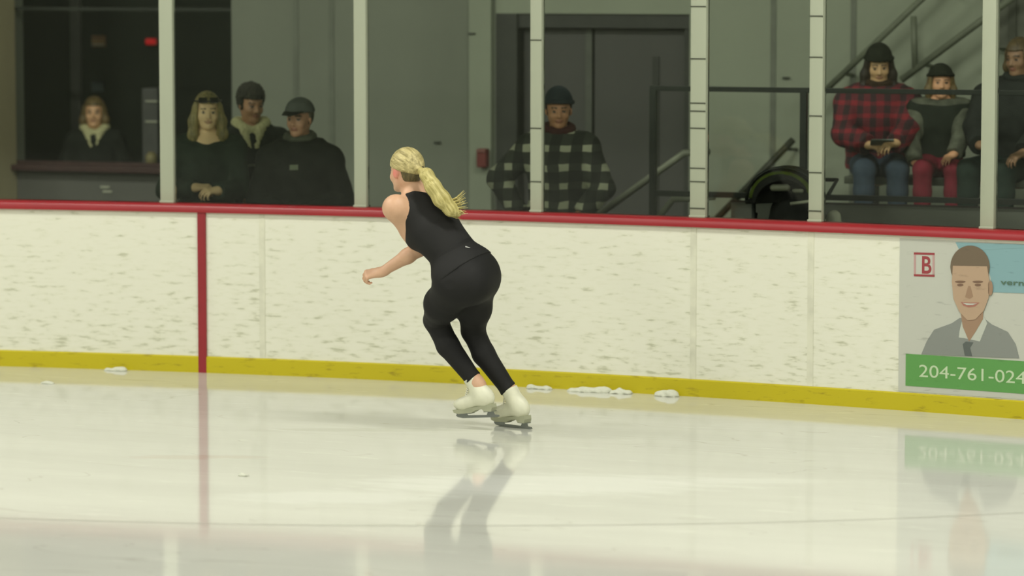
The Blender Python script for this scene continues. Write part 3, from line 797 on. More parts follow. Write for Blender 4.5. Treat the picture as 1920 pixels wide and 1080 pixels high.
P0, P1, P2, P3, NB = S(870, 514, -.14), S(846, 470, -.12), S(812, 428, -.09), S(794, 396, -.06), S(781, 364, -.03)
spine = unit(P3 - P1); fb = unit(fdir - spine * np.dot(fdir, spine)); lb = unit(np.cross(spine, fb))
if np.dot(lb, ldir) < 0: lb = -lb
shL, shR = S(742, 390, -.15), S(832, 390, .06)
hipL, hipR = S(852, 538, -.19), S(892, 530, -.05)
T = Field(.04)   # torso
T.cone(P0, P1, .150, .118, flat=(fb, .82), k=.06); T.cone(P1, P2, .118, .135, flat=(fb, .80), k=.06); T.cone(P2, P3, .138, .128, flat=(fb, .72), k=.06)
T.cone(P3, NB, .110, .056, flat=(fb, .75), k=.05)
T.cone(P3 + lb * .03, shL * .93 + P3 * .07, .075, .056, k=.05); T.cone(P3 - lb * .03, shR * .93 + P3 * .07, .075, .056, k=.05)
T.ball(P2 + fb * .075 + lb * .068 + spine * .01, .062, k=.05); T.ball(P2 + fb * .075 - lb * .068 + spine * .01, .062, k=.05)   # bust
T.ell(P0 + spine * .02, (lb, fb, spine), V(.165, .118, .10), k=.06)
L = Field(.04)   # legs and seat
L.ell(P0 + spine * .02, (lb, fb, spine), V(.170, .120, .11), k=.06)
L.ball(S(884, 530, -.22), .104, k=.09); L.ball(S(898, 518, -.08), .108, k=.09)
L.cone(hipL, S(830, 570, -.04), .104, .094, k=.05); L.cone(S(830, 570, -.04), kneeL, .096, .062, k=.03)
L.cone(kneeL, S(840, 648, .10), .060, .056, k=.02); L.cone(S(840, 648, .10), ankL + (kneeL - ankL) * .12, .058, .037, k=.02); L.cone(ankL + (kneeL - ankL) * .14, ankL, .038, .034)
L.cone(hipR, S(889, 578, .04), .106, .090, k=.05); L.cone(S(889, 578, .04), kneeR, .088, .060, k=.03)
L.cone(kneeR, S(907, 664, .12), .058, .056, k=.02); L.cone(S(907, 664, .12), ankR + (kneeR - ankR) * .12, .057, .037, k=.02); L.cone(ankR + (kneeR - ankR) * .14, ankR, .038, .034)
A_ = Field(.02)  # arms
elL, wrL = S(787, 466, -.02), S(716, 510, -.03)
A_.ball(shL, .070, k=.03); A_.cone(shL, shL * .45 + elL * .55, .064, .050, k=.03); A_.cone(shL * .45 + elL * .55, elL, .050, .043, k=.02)
mdL = elL * .68 + wrL * .32; A_.cone(elL, mdL, .041, .042, k=.02); A_.cone(mdL, wrL, .041, .026, k=.02)
hd = unit(wrL - elL) * .6 - RGT * .6 + UP * .12; nn = FWD * .55 - UP * .8
hand_field(A_, wrL, hd, nn, np.cross(unit(nn), unit(hd)), curl=.98, s=1.04)
elR, wrR = S(842, 452, .21), S(856, 512, .13)
A_.ball(shR, .060, k=.03); A_.cone(shR, elR, .052, .040, k=.03); A_.cone(elR, wrR, .041, .026, k=.02)
hd = -RGT * .5 - UP * .7; nn = -FWD; hand_field(A_, wrR, hd, nn, np.cross(unit(hd), nn), curl=.6)
H = Head(S(761, 321, -.02), fdir + V(0, 0, -.06), u=UP + fdir * .10, s=1.0)
HF = Field(.02); head_field(HF, H, NB, .055)
HF.cone(NB + spine * .03, P3 + (shL - P3) * .62 + UP * .025, .040, .040, k=.04); HF.cone(NB + spine * .03, P3 + (shR - P3) * .62 + UP * .025, .040, .040, k=.04)
body = Field(); body.merge(T).merge(L).merge(A_).merge(HF)
F_feet = Field(.02)
for o_, y_, an in ((oL, yawL, ankL), (oR, yawR, ankR)): F_feet.cone(an, foot_pt(o_, y_, -.03, .10), .032, .030, k=.02); F_feet.cone(foot_pt(o_, y_, -.02, .095), foot_pt(o_, y_, .11, .08), .029, .024, k=.02)
body.merge(F_feet)
fc = face_col(H, SKIN, flush=(222, 128, 116))
mesh_obj('body', body.mesh(.0046), MAT['skin'], sk, col=fc, smooth_it=2)
blk = simple('black_stretch_fabric', (34, 34, 33), .7, var=.12, scale=5, spec=.22)
blk2 = simple('black_top_fabric', (40, 40, 39), .75, var=.10, scale=5, spec=.22)
TT = Field(); TT.merge(T); TT.p = TT.p + L.p[:3]
TT.cone(NB - spine * .015, P3 + (shL - P3) * .58 + UP * .022, .042, .042, k=.04); TT.cone(NB - spine * .015, P3 + (shR - P3) * .58 + UP * .022, .042, .042, k=.04)
nk = unit(UP + RGT * .17)
shade = mesh_obj('tank_top', TT.mesh(.0055, .006, [plane(S(775, 356, -.05), nk), outside_ball(shL - lb * -.010 - spine * .0, .086), outside_ball(shR, .080), plane(P0 + spine * .02, -spine)]), blk2, sk, smooth_it=2)
def seg_dist(P, a, b):
    a = a.astype(np.float32); d = (b - a).astype(np.float32); w = P - a; t = np.clip((w @ d) / float(d @ d), 0, 1); return np.sqrt(((w - t[..., None] * d) ** 2).sum(-1))
def cuff(ank, knee, frac, oa, ok_):
    p = (ank + (knee - ank) * frac).astype(np.float32); n = unit(ank - knee + RGT * .12).astype(np.float32)
    return lambda P: np.where((seg_dist(P, ank, knee) < seg_dist(P, oa, ok_)) & (np.sqrt(((P - p) ** 2).sum(-1)) < .2), (P - p) @ n, -.1)
LG = Field(); LG.merge(L); LG.p = T.p[:2] + LG.p
mesh_obj('leggings', LG.mesh(.0055, .0065, [plane(P0 + spine * .15, spine), cuff(ankL, kneeL, .20, ankR, kneeR), cuff(ankR, kneeR, .20, ankL, kneeL)]), blk, sk, smooth_it=2)
p = S(877, 463, -.255)
# small white maker's dash on the waistband, set on the fabric by its normal
lg = MB(); lg.box(P1 * .45 + P0 * .55 + (S(877, 463, 0) - S(858, 492, 0)) * .0 + V(0, 0, 0), (.001, .001, .001)); lg.bm.free()
# hair
blond = strand_material('blonde_hair_cap', (146, 134, 82), (212, 198, 140), unit(-H.f + H.u * -.45), 75, 7)
tailm = strand_material('blonde_ponytail', (160, 148, 78), (216, 204, 138), unit(S(850, 400) - S(800, 325)), 75, 5)
nape = strand_material('dark_nape_hair', (66, 62, 34), (112, 100, 62), UP, 90, 8)
hc = Field(.02); A3 = H.ax()
hc.ell(H.P(-.014, 0, .032), A3, V(.108, .086, .102), k=.02); hc.ball(H.P(-.105, 0, .008), .030, k=.03)
def loc_clip(h, fn): return lambda P: fn(*[x for x in h.local(P)])
hair_lo = loc_clip(H, lambda f, l, u: -(u - .014 - .30 * f))
def ridges(P):
    f, l, u = H.local(P); return np.sin(np.arctan2(l, u + .35 * f + .02) * 46) * .0011
mesh_obj('hair', hc.mesh(.0045, 0, [hair_lo], extra=ridges), blond, sk, smooth_it=1)
hn = Field(.02); hn.ell(H.P(-.016, 0, .012), A3, V(.098, .074, .100), k=.02)
mesh_obj('nape_hair', hn.mesh(.0045, 0, [loc_clip(H, lambda f, l, u: f + .038 - np.maximum(0, u) * .4), loc_clip(H, lambda f, l, u: -(u + .058)), loc_clip(H, lambda f, l, u: u - .03)]), nape, sk, smooth_it=1)
rt = H.P(-.118, 0, .006)
pt = Field(.02)
pp = [rt, S(800, 328, -.19), S(812, 350, -.215), S(828, 373, -.22), S(846, 393, -.21), S(860, 402, -.20)]
pt.chain(pp, [.016, .036, .043, .046, .038, .014], k=.02)
pt.cone(S(806, 330, -.17), S(842, 384, -.19), .020, .026, k=.02)
tdir = unit(pp[4] - pp[1]); ta = unit(np.cross(tdir, FWD)); tb = np.cross(tdir, ta); t0 = pp[1]
def tail_ridge(P): 
    w = P - t0.astype(np.float32); return (np.sin((w @ ta + .12 * (w @ tdir)) * 520) + np.sin((w @ tb) * 430 + 1)) * .0004
ro = mesh_obj('ponytail', pt.mesh(.0045, 0, extra=tail_ridge), tailm, sk, smooth_it=1)
mb = MB()
wis = [((834, 380), (858, 372), (872, 360)), ((836, 384), (860, 378), (873, 371)), ((840, 388), (862, 384), (877, 380)), ((842, 392), (864, 391), (878, 390)), ((846, 396), (864, 400), (875, 397)), ((838, 386), (862, 383), (868, 374)),
       ((830, 395), (848, 405), (862, 407)), ((826, 388), (842, 400), (853, 407)), ((850, 398), (866, 396), (873, 403)), ((815, 335), (826, 352), (838, 370))]
for i, (a, b, c) in enumerate(wis):
    for j in range(3):
        e = (random.random() - .5) * 9; mb.tube([S(a[0], a[1], -.2), S(b[0] + e * .6, b[1] + e * .5, -.2 + e * .004), S(c[0] + e * .8, c[1] + e, -.2 + e * .006)], [.006, .004, .001], 6)
mb.build('loose_strands', tailm, ro)
# hair tie
mb = MB(); q = rt + tdir * .006; aa = unit(np.cross(unit(pp[1] - rt), UP)); bb = np.cross(unit(pp[1] - rt), aa)
mb.tube([q + (aa * math.cos(t) + bb * math.sin(t)) * .021 for t in [2 * math.pi * i / 14 for i in range(15)]], .008, 8); mb.build('hair_tie', simple('black_hair_tie', (32, 32, 32), .8), sk, True)
def ray_hit(ob, px, py):
    """first point of a mesh met by a sight line, used only to set small trims on the cloth"""
    dg = bpy.context.evaluated_depsgraph_get(); dg.update(); M = ob.matrix_world.inverted() if False else None
    o0 = world_loc(ob); e = ob.evaluated_get(dg); r = Vector(ray(px, py)).normalized()
    ok, lc, nr, fi = e.ray_cast(Vector(CAM) - o0, r); return (lc + o0, nr) if ok else (None, None)
lgo = [o for o in sk.children if o.name.startswith('leggings')][0]
hp, hn_ = ray_hit(lgo, 877, 464)
if hp is not None:
    zq = Vector((0, 0, 1)).rotation_difference(hn_).to_matrix(); t1 = Vector(RGT) - hn_ * Vector(RGT).dot(hn_); t1.normalize(); t2 = hn_.cross(t1); R3 = Matrix((t1, t2, hn_)).transposed()
    MB().box(hp + hn_ * .001, (.030, .007, .003), R3, .001).build('logo', simple('white_print', (196, 196, 190)), lgo)
# ------------------------------------------------------------------ spectators
def noise_bumps(amp, fr):
    return lambda P: (np.sin(P[..., 0] * fr + 1.3 * np.sin(P[..., 2] * fr * .7)) * np.sin(P[..., 1] * fr * 1.1) * np.sin(P[..., 2] * fr * .9 + P[..., 0] * 7)).astype(np.float32) * amp
def spectator(label, base, h, face_to, seated=0, skin=(196, 156, 118), hair=None, hat=None, top=None, legs=None, shoes=None, inflate=.026, wide=1.0, hands=None, elbows=(None, None),
              head_turn=0.0, head_nod=-.05, collar=None, scarf=None, hem=.82, neck_open=False, knees_turn=0.0, lean=0.0, patch=None, curl=.5, step=.0075, vest=None, group=None, lap_gap=.09):
    s = h / 1.75; base = np.array(base, float)
    fv = unit(V(face_to[0], face_to[1], 0)); lv = np.array([-fv[1], fv[0], 0.0])
    def W(f, l, u): return base + (fv * f + lv * l) * s + UP * u * s
    root = empty('person', tuple(base), label, 'person', group)
    if seated: zp = seated + .10; kf = .40; kz = seated + .055
    else: zp = .95; kf = .02; kz = .50
    dz = zp - .95; fo = lean
    P0 = W(0, 0, zp); P1 = W(fo * .15, 0, 1.09 + dz); P2 = W(.01 + fo * .4, 0, 1.26 + dz); P3 = W(fo * .6, 0, 1.37 + dz); NB = W(-.012 + fo * .75, 0, 1.46 + dz)
    T = Field(.04); w = wide
    T.cone(P0, P1, .148 * s * w, .130 * s * w, flat=(fv, .74), k=.05); T.cone(P1, P2, .130 * s * w, .150 * s * w, flat=(fv, .74), k=.05); T.cone(P2, P3, .150 * s * w, .135 * s * w, flat=(fv, .68), k=.05)
    T.cone(P3, NB, .10 * s * w, .058 * s, flat=(fv, .8), k=.05)
    sh = {q: W(fo * .6, q * .172 * w, (1.385 if w < 1.15 else 1.355) + dz) for q in (1, -1)}
    for q in (1, -1): T.cone(P3 + lv * q * .04 * s, sh[q], .075 * s, .060 * s, k=.05)
    A_ = Field(.02); AH = Field(.02); wr = {}
    for i, q in enumerate((1, -1)):
        tgt = W(.16, q * .10, 1.02 + dz) if hands is None or hands[i] is None else np.array(hands[i], float)
        up_l, fo_l = .285 * s, .26 * s; d = tgt - sh[q]; D = np.linalg.norm(d); D2 = min(D, up_l + fo_l - .004); 
        if D > D2: tgt = sh[q] + d * D2 / D; d = tgt - sh[q]
        D = D2; a = (up_l ** 2 - fo_l ** 2 + D * D) / (2 * D); hh = math.sqrt(max(0, up_l ** 2 - a * a))
        hint = (-fv * .4 + lv * q * .7 - UP * .8) if elbows[i] is None else (fv * elbows[i][0] + lv * q * elbows[i][1] + UP * elbows[i][2])
        du = unit(d); hint = unit(hint - du * np.dot(hint, du)); el = sh[q] + du * a + hint * hh
        A_.cone(sh[q], el, .054 * s, .044 * s, k=.03); A_.cone(el, tgt, .043 * s, .030 * s, k=.02); wr[q] = (el, tgt)
        hd = unit(unit(tgt - el) * .6 - lv * q * .5 + fv * .1); nn = -fv * .6 - UP * .6 if hands is None else -UP * .8 - fv * .4
        nn = unit(nn - hd * np.dot(nn, hd)); t = np.cross(nn, hd) if q == 1 else np.cross(hd, nn)
        hand_field(AH, tgt, hd, nn, t, curl=curl, s=s * 1.02)
    L = Field(.03); ank = {}; knl = {}
    ct, st_ = math.cos(knees_turn), math.sin(knees_turn)
    for q in (1, -1):
        hp = W(.0, q * .088, zp - .03)
        if seated:
            kn = W(kf * ct, kf * st_ + q * lap_gap * 1.3, kz); an = W(kf * ct * .98 + .02, kf * st_ * .98 + q * lap_gap * 1.3, .085)
        else: kn = W(.025, q * .095, .50); an = W(-.01, q * .10, .085)
        L.cone(hp, kn, .092 * s, .062 * s, k=.04); md = kn * .65 + an * .35 - fv * .01; L.cone(kn, md, .060 * s, .056 * s, k=.02); L.cone(md, an, .056 * s, .038 * s, k=.02); ank[q] = an; knl[q] = kn
    L.ell(P0, (lv, fv, UP), V(.155, .112, .11) * s * V(w, w, 1), k=.05)
    hturn = unit(fv * math.cos(head_turn) + lv * math.sin(head_turn) + UP * head_nod)
    hc_ = NB + fv * .03 * s + UP * .165 * s; Hd = Head(hc_, hturn, UP, s=.5 * (s + 1) if h > 1.4 else .88)
    HF = Field(.02); head_field(HF, Hd, NB, .052)
    body = Field(); body.merge(T).merge(L).merge(A_).merge(AH).merge(HF)
    for q in (1, -1): body.cone(ank[q], ank[q] + fv * .12 * s - UP * .04 * s, .034 * s, .028 * s, k=.02)
    bd_ = mesh_obj('body', body.mesh(step), MAT['skin'], root, col=face_col(Hd, skin), smooth_it=1)
    JT = Field(); JT.merge(T).merge(A_)
    if not seated: JT.cone(P0, W(0, 0, hem), .150 * s * w, .155 * s * w, flat=(fv, .78), k=.04)
    clips = [plane(NB + UP * .035 * s + fv * .01, UP * .9 + fv * (.75 if neck_open else .15)), plane(W(0, 0, (hem if not seated else zp - .06)), -UP)]
    for q in (1, -1):
        el, tg = wr[q]; n_ = unit(tg - el).astype(np.float32); p_ = (tg - n_ * .002).astype(np.float32)
        clips.append(lambda P, n_=n_, p_=p_: np.where(np.sqrt(((P - p_) ** 2).sum(-1)) < .095 * s, (P - p_) @ n_, -.1))
    # keep the two cuffs from cutting the coat front
    fx = lambda P: noise_bumps(.004, 38)(P)
    mesh_obj('jacket', JT.mesh(step, inflate, clips[:2] if seated == 0 and hands is None else clips, extra=fx), top, root, smooth_it=1)
    if vest is not None:
        mesh_obj('vest', T.mesh(step, inflate + .010, [plane(NB + UP * .02 * s, UP * .9 + fv * .3), plane(P0 + UP * .03, -UP), outside_ball(sh[1], .085 * s), outside_ball(sh[-1], .085 * s)]), vest, root, smooth_it=1)
    mesh_obj('trousers', L.mesh(step, .016, [plane(P0 + UP * .10 * s, UP)] + [(lambda P, a=ank[q].astype(np.float32): np.where(np.sqrt(((P - a) ** 2).sum(-1)) < .1, a[2] - .005 - P[..., 2], -.1)) for q in (1, -1)]), legs, root, smooth_it=1)
    for q in (1, -1):
        f = Field(.02); boot_shoe(f, ank[q], fv, s); g_ = ank[q][2] - .085 * s
        mesh_obj('boot', f.mesh(.008, .010, [plane((0, 0, g_ + .002), (0, 0, -1)), plane(ank[q] + UP * .05 * s, UP)]), shoes, root, smooth_it=1)
    A3 = Hd.ax(); hs = Hd.s
    face_cut = loc_clip(Hd, lambda f, l, u: np.minimum(f - .040, .058 - u))
    if hair:
        kind, hm = hair; f = Field(.02); f.ell(Hd.P(-.014, 0, .030), A3, V(.110, .088, .106) * hs, k=.02); ex = None
        if kind == 'long':
            for q in (1, -1): f.chain([Hd.P(.015, q * .074, .03), Hd.P(.012, q * .090, -.06), Hd.P(.030, q * .095, -.15), Hd.P(.035, q * .085, -.22)], [.024 * hs, .032 * hs, .034 * hs, .018 * hs], k=.03)
            f.chain([Hd.P(-.06, 0, 0), Hd.P(-.075, 0, -.12), Hd.P(-.08, 0, -.20)], [.08 * hs, .078 * hs, .05 * hs], k=.03)
            cl = [loc_clip(Hd, lambda f_, l, u: np.minimum(np.minimum(f_ - .040, .058 - u), (.066 - np.abs(l)) * 1.0))]
        elif kind == 'shoulder':
            for q in (1, -1): f.chain([Hd.P(.010, q * .074, .03), Hd.P(.005, q * .088, -.06), Hd.P(.0, q * .09, -.115)], [.022 * hs, .030 * hs, .02 * hs], k=.03)
            f.chain([Hd.P(-.06, 0, 0), Hd.P(-.07, 0, -.12)], [.08 * hs, .06 * hs], k=.03)
            cl = [loc_clip(Hd, lambda f_, l, u: np.minimum(np.minimum(f_ - .040, .058 - u), (.066 - np.abs(l)) * 1.0))]
        elif kind == 'curly':
            f.ell(Hd.P(-.015, 0, .055), A3, V(.108, .090, .094) * hs, k=.02); ex = noise_bumps(.009, 150)
            cl = [loc_clip(Hd, lambda f_, l, u: np.maximum(np.minimum(f_ - .025, .050 - u), -.040 - u))]
        else: cl = [loc_clip(Hd, lambda f_, l, u: np.maximum(np.minimum(f_ - .010, .055 - u), -.045 - u))]
        mesh_obj('hair', f.mesh(.006, 0, cl, extra=ex), hm, root, smooth_it=1)
    if hat:
        kind, hm = hat; f = Field(.01); f.ell(Hd.P(-.010, 0, .040), A3, V(.120, .095, .102 if kind != 'tall' else .115) * hs, k=.01)
        if kind in ('beanie', 'tall'):
            cl = [loc_clip(Hd, lambda f_, l, u: .038 + f_ * .15 - u)]; ht = mesh_obj('beanie', f.mesh(.006, 0, cl), hm, root, smooth_it=1)
            c = Field(.01)
            for i in range(16):
                a, b = [2 * math.pi * (i + j) / 16 for j in (0, 1)]
                c.cone(Hd.P(-.010 + .116 * math.cos(a), .091 * math.sin(a), .050 + .018 * math.cos(a)), Hd.P(-.010 + .116 * math.cos(b), .091 * math.sin(b), .050 + .018 * math.cos(b)), .014 * hs, .014 * hs, k=.005)
            cu = mesh_obj('turned_brim', c.mesh(.006), hm, root, smooth_it=1); cu.parent = ht
        else:
            cl = [loc_clip(Hd, lambda f_, l, u: .045 - u)]; ht = mesh_obj('cap', f.mesh(.006, 0, cl), hm, root, smooth_it=1)
            c = Field(.01); c.cone(Hd.P(.085, 0, .052), Hd.P(.150, 0, .040), .075 * hs, .055 * hs, flat=(Hd.u, .12), k=.01)
            cu = mesh_obj('visor', c.mesh(.0055, 0), bpy.data.materials.get('dark_visor') or fabric('dark_visor', (44, 46, 40)), root, smooth_it=1); cu.parent = ht
    if collar:
        f = Field(.02)
        n = 18
        for i in range(n):
            a, b = [2 * math.pi * (i + j) / n for j in (0, 1)]
            def cp_(t):
                dip = -.055 * max(0, math.cos(t)) ** 2
                return NB + (fv * (.078 * math.cos(t) + .012) + lv * .095 * math.sin(t)) * s + UP * (.045 + dip) * s
            if abs(math.cos(a)) > .97 and math.cos(a) > 0: continue
            f.cone(cp_(a), cp_(b), .034 * s, .034 * s, k=.01)
        for q in (1, -1): f.cone(NB + (fv * .10 + lv * q * .05) * s - UP * .01, NB + (fv * .135 + lv * q * .022) * s - UP * .115 * s, .032 * s, .020 * s, k=.02)
        mesh_obj('collar', f.mesh(.0075, 0, extra=noise_bumps(.006, 160)), collar, root)
    if scarf:
        f = Field(.02)
        for i in range(14):
            a, b = [2 * math.pi * (i + j) / 14 for j in (0, 1)]
            cp_ = lambda t: NB + (fv * (.070 * math.cos(t) + .012) + lv * .082 * math.sin(t)) * s + UP * (.045 - .02 * math.cos(t)) * s
            f.cone(cp_(a), cp_(b), .030 * s, .030 * s, k=.01)
        mesh_obj('neck_warmer', f.mesh(.0075), scarf, root, smooth_it=1)
    return dict(root=root, W=W, fv=fv, lv=lv, s=s, head=Hd, sh=sh, NB=NB, wr=wr, P2=P2)
def cam_dir(p, turn=0.0):
    d = unit(V(CAM[0] - p[0], CAM[1] - p[1], 0)); c, s_ = math.cos(turn), math.sin(turn); return (d[0] * c - d[1] * s_, d[0] * s_ + d[1] * c)
def stand(px, top, y, z0=0.0):
    p = on_y(px, top, y); return (p[0], y, z0), p[2] - z0
dk = fabric('charcoal_jacket', (42, 47, 42)); dk2 = fabric('black_jacket', (36, 40, 35)); dkg = fabric('dark_green_jacket', (44, 56, 46)); navy = fabric('dark_trousers', (40, 44, 46)); boots = fabric('dark_boots', (36, 34, 32), .6)
cream = fabric('cream_fleece', (198, 196, 150), .95, .15, 60, .6)
h_br = hair_material('light_brown_hair', (84, 72, 44), (128, 108, 66)); h_bl = hair_material('dull_blonde_hair', (98, 92, 56), (160, 148, 94)); h_dk = hair_material('dark_brown_hair', (24, 25, 16), (40, 40, 27), rough=.85); h_bk = hair_material('blackish_hair', (36, 32, 24), (54, 46, 36))
h_gy = hair_material('short_greyish_hair', (60, 58, 44), (92, 88, 66)); h_ch = hair_material('brown_hair', (66, 56, 36), (104, 88, 54))
greycap = fabric('grey_cap_cloth', (92, 98, 92)); darkcap = fabric('navy_cap_cloth', (44, 54, 58)); blackcap = fabric('black_knit', (38, 42, 32), .95, .2, 40, .6)

# 1 woman in the booth
b, h = stand(177, 186, 3.88)
spectator('woman with shoulder length hair and cream collar behind the booth counter', b, h + .01, cam_dir(b, -.10), skin=(232, 184, 138), hair=('shoulder', h_br), top=dk2, legs=navy, shoes=boots, collar=cream, head_nod=-.02)
# 2 blonde woman at the glass
b, h = stand(388, 173, .62)
w2 = spectator('blonde woman in dark jacket with sunglasses on her head, hands clasped at the glass', b, h, cam_dir(b, .08), skin=(234, 204, 156), hair=('long', h_bl), top=dkg, legs=navy, shoes=boots, neck_open=True,
          hands=(on_y(408, 358, .36), on_y(366, 352, .38)), curl=.75, head_nod=-.04)
Hd = w2['head']; mb = MB()
def bent(Hd, r1, r2, u, n=9, a0=-1.15, a1=1.15): return [Hd.P(-.012 + r1 * math.cos(a), r2 * math.sin(a), u) for a in [a0 + (a1 - a0) * i / (n - 1) for i in range(n)]]
sg = MB().tube(bent(Hd, .122, .096, .075), .006, 6).build('sunglasses', simple('dark_tortoise_plastic', (34, 34, 26), .3), w2['root'], True)
for q in (1, -1):
    c = Hd.P(.104, q * .036, .082); R3 = Matrix((Vector(Hd.l), Vector(Hd.f * .85 + Hd.u * .5), Vector(Hd.u * .85 - Hd.f * .5))).transposed()
    MB().box(c, (.056, .008, .040), R3, .003).build('lens', bpy.data.materials['dark_tortoise_plastic'], sg)
# 3 young man
b, h = stand(470, 157, 1.32)
w3 = spectator('young man with dark curly hair and cream collar, right of the blonde woman', b, h - .01, cam_dir(b, .10), skin=(172, 132, 98), hair=('curly', h_dk), top=dk, legs=navy, shoes=boots, collar=cream, head_turn=.35, head_nod=-.18, wide=1.05)
# 4 man in grey cap
b, h = stand(562, 190, .70)
w4 = spectator('broad man in grey cap and black coat standing at the glass left of the post', b, h + .01, cam_dir(b, -.15), skin=(192, 148, 118), hair=('short', h_gy), hat=('cap', greycap), top=dk2, legs=navy, shoes=boots, wide=1.16, inflate=.034, head_turn=-.30, head_nod=-.05, scarf=fabric('grey_scarf', (78, 82, 70)))
def patch(w, px, py, wd, hg, mat, nm='chest_logo'):
    jk = [o for o in w['root'].children if o.name.startswith('jacket')][0]
    hp, nr = ray_hit(jk, px, py)
    if hp is None: return
    t1 = Vector(RGT) - nr * Vector(RGT).dot(nr); t1.normalize(); t2 = nr.cross(t1); R3 = Matrix((t1, t2, nr)).transposed()
    MB().box(hp + nr * .002, (wd, hg, .004), R3, .001).build(nm, mat, jk)
patch(w4, 551, 314, .055, .034, simple('pale_green_print', (112, 122, 96)))
patch(w3, 472, 310, .05, .014, simple('pale_grey_print', (100, 104, 88)))
# 5 checked jacket
b, h = stand(1047, 166, 1.25)
chk = plaid('black_white_check', [(46, 50, 44), (64, 68, 60), (186, 190, 164)], .120, .44, .36)
w5 = spectator('person in black and white checked jacket and navy cap, in front of the dark doors', b, h - .01, cam_dir(b, 0.05), skin=(196, 146, 108), hair=('short', h_bk), hat=('tall', darkcap), top=chk, legs=navy, shoes=boots, wide=1.02, inflate=.034,
          hands=(np.array(b) + V(.20, -.14, .98), np.array(b) + V(-.22, -.14, .98)), elbows=((-.3, 1, -.1), (-.3, 1, -.1)), scarf=fabric('maroon_hood', (74, 44, 42)), head_nod=-.12)
Hd = w5['head']; 
# 6 seated in red plaid
PD = PZ
b, _ = stand(1640, 83, 2.26, PD)
rp = plaid('red_black_plaid', [(58, 42, 44), (98, 42, 48), (136, 42, 50)], .085, .55, .36)
w6 = spectator('woman in red and black plaid jacket and jeans, seated holding a phone', (b[0], 2.36, PD), 1.62, cam_dir(b, .06), seated=.46, skin=(208, 172, 126), hair=('long', h_bk), hat=('tall', blackcap), top=rp, legs=fabric('blue_jeans', (62, 76, 88)), shoes=fabric('dark_red_boots', (84, 38, 40)),
          wide=1.22, inflate=.042, hands=(on_y(1680, 268, 1.98), on_y(1628, 272, 1.98)), elbows=((-.2, .8, -.5), (-.2, .9, -.5)), head_nod=-.28, scarf=fabric('brown_fur_hood', (60, 48, 36), .95, .3, 60, .8), lean=.03, curl=.6)
ph = on_y(1654, 267, 1.93)
pn = empty('phone', tuple(ph), 'phone with pale edge held in the hands of the woman in red plaid', 'phone')
R3 = Matrix.Rotation(.35, 3, 'Z') @ Matrix.Rotation(-.5, 3, 'X')
MB().box(ph, (.15, .075, .009), R3, .003).build('case', simple('teal_grey_case', (92, 104, 98), .4), pn)
MB().box(ph + V(0, .0, .0055), (.138, .066, .002), R3).build('screen', simple('pale_glass_screen', (170, 184, 176), .1), pn)
# 7 child
b, _ = stand(1757, 159, 2.25, PD)
camo = simple('grey_blotch_fabric', (92, 96, 82), .9, 0, .55, 9, .2)
w7 = spectator('child in dark beanie, grey patterned sleeves and red trousers, seated beside the red plaid jacket', (b[0], 2.34, PD), 1.34, cam_dir(b, .12), seated=.58, skin=(218, 166, 126), hair=('shoulder', h_br), hat=('beanie', blackcap), top=camo, legs=fabric('crimson_trousers', (118, 36, 50)), shoes=boots,
          inflate=.030, wide=1.08, hands=(on_y(1788, 296, 2.05), on_y(1716, 305, 2.05)), elbows=((-.1, 1, -.3), (-.1, 1, -.3)), vest=fabric('black_vest', (42, 48, 40)), lap_gap=.10, head_nod=-.05, knees_turn=-.15)
# 8 right edge adult
b, _ = stand(1892, 80, 2.3, PD)
w8 = spectator('large adult in dark coat seated at the right picture edge, reaching towards the child', (b[0] + .04, 2.44, PD), 1.74, cam_dir(b, -.25), seated=.43, skin=(150, 118, 88), hair=('shoulder', h_ch), scarf=bpy.data.materials['charcoal_jacket'], top=fabric('dark_grey_coat', (46, 50, 46)), legs=fabric('dark_green_trousers', (40, 54, 46)), shoes=boots,
          wide=1.22, inflate=.045, hands=(on_y(1915, 300, 1.95), on_y(1838, 272, 2.0)), elbows=((-.2, .6, -.7), (-.1, .8, -.5)), head_turn=-.35, head_nod=-.15, knees_turn=-.30)
# ------------------------------------------------------------------ stroller behind the glass
sy = .85
sc_ = on_y(1470, 360, sy); SO = V(sc_[0], sy, 0)
stv = empty('stroller', tuple(SO), 'dark stroller with green-edged rounded hood standing beside the slotted post', 'stroller')
dkc = fabric('stroller_dark_cloth', (48, 50, 46)); grn = fabric('olive_green_trim', (84, 100, 40)); pale = simple('dull_pale_plastic', (134, 138, 118), .5)
def su(px, py, y=sy): return on_y(px, py, y)
hoodf = Field(.03)
c = su(1477, 372); r = .235
hoodf.ell(c, [(1, 0, 0), (0, 1, 0), (0, 0, 1)], (r, .24, .205)); hf = V(0.15, -1, -.15)
mesh_obj('hood', hoodf.mesh(.009, 0, [outside_ball(c + V(.03, -.20, -.08), .20), plane(c - V(0, 0, .03), (0, 0, -1))]), dkc, stv, smooth_it=1)
arc = lambda y_, rx, rz, a0, a1, n=16: [V(c[0] + rx * math.cos(a), y_, c[2] - .01 + rz * math.sin(a)) for a in [a0 + (a1 - a0) * i / (n - 1) for i in range(n)]]
MB().tube(arc(sy - .135, .196, .170, .1, math.pi - .1), .017, 8).build('hood_trim', grn, stv, True)
MB().tube(arc(sy - .10, .236, .205, .0, math.pi), .011, 8).build('hood_hoop', MAT['black_steel'], stv, True)
sf = Field(.04); sf.cone(c + V(0, .06, -.10), c + V(0, -.02, -.42), .13, .17, flat=((0, 1, 0), .8)); sf.cone(c + V(0, -.02, -.42), c + V(0, -.22, -.46), .17, .15, flat=((0, 0, 1), .6))
mesh_obj('seat', sf.mesh(.012), dkc, stv, smooth_it=1)
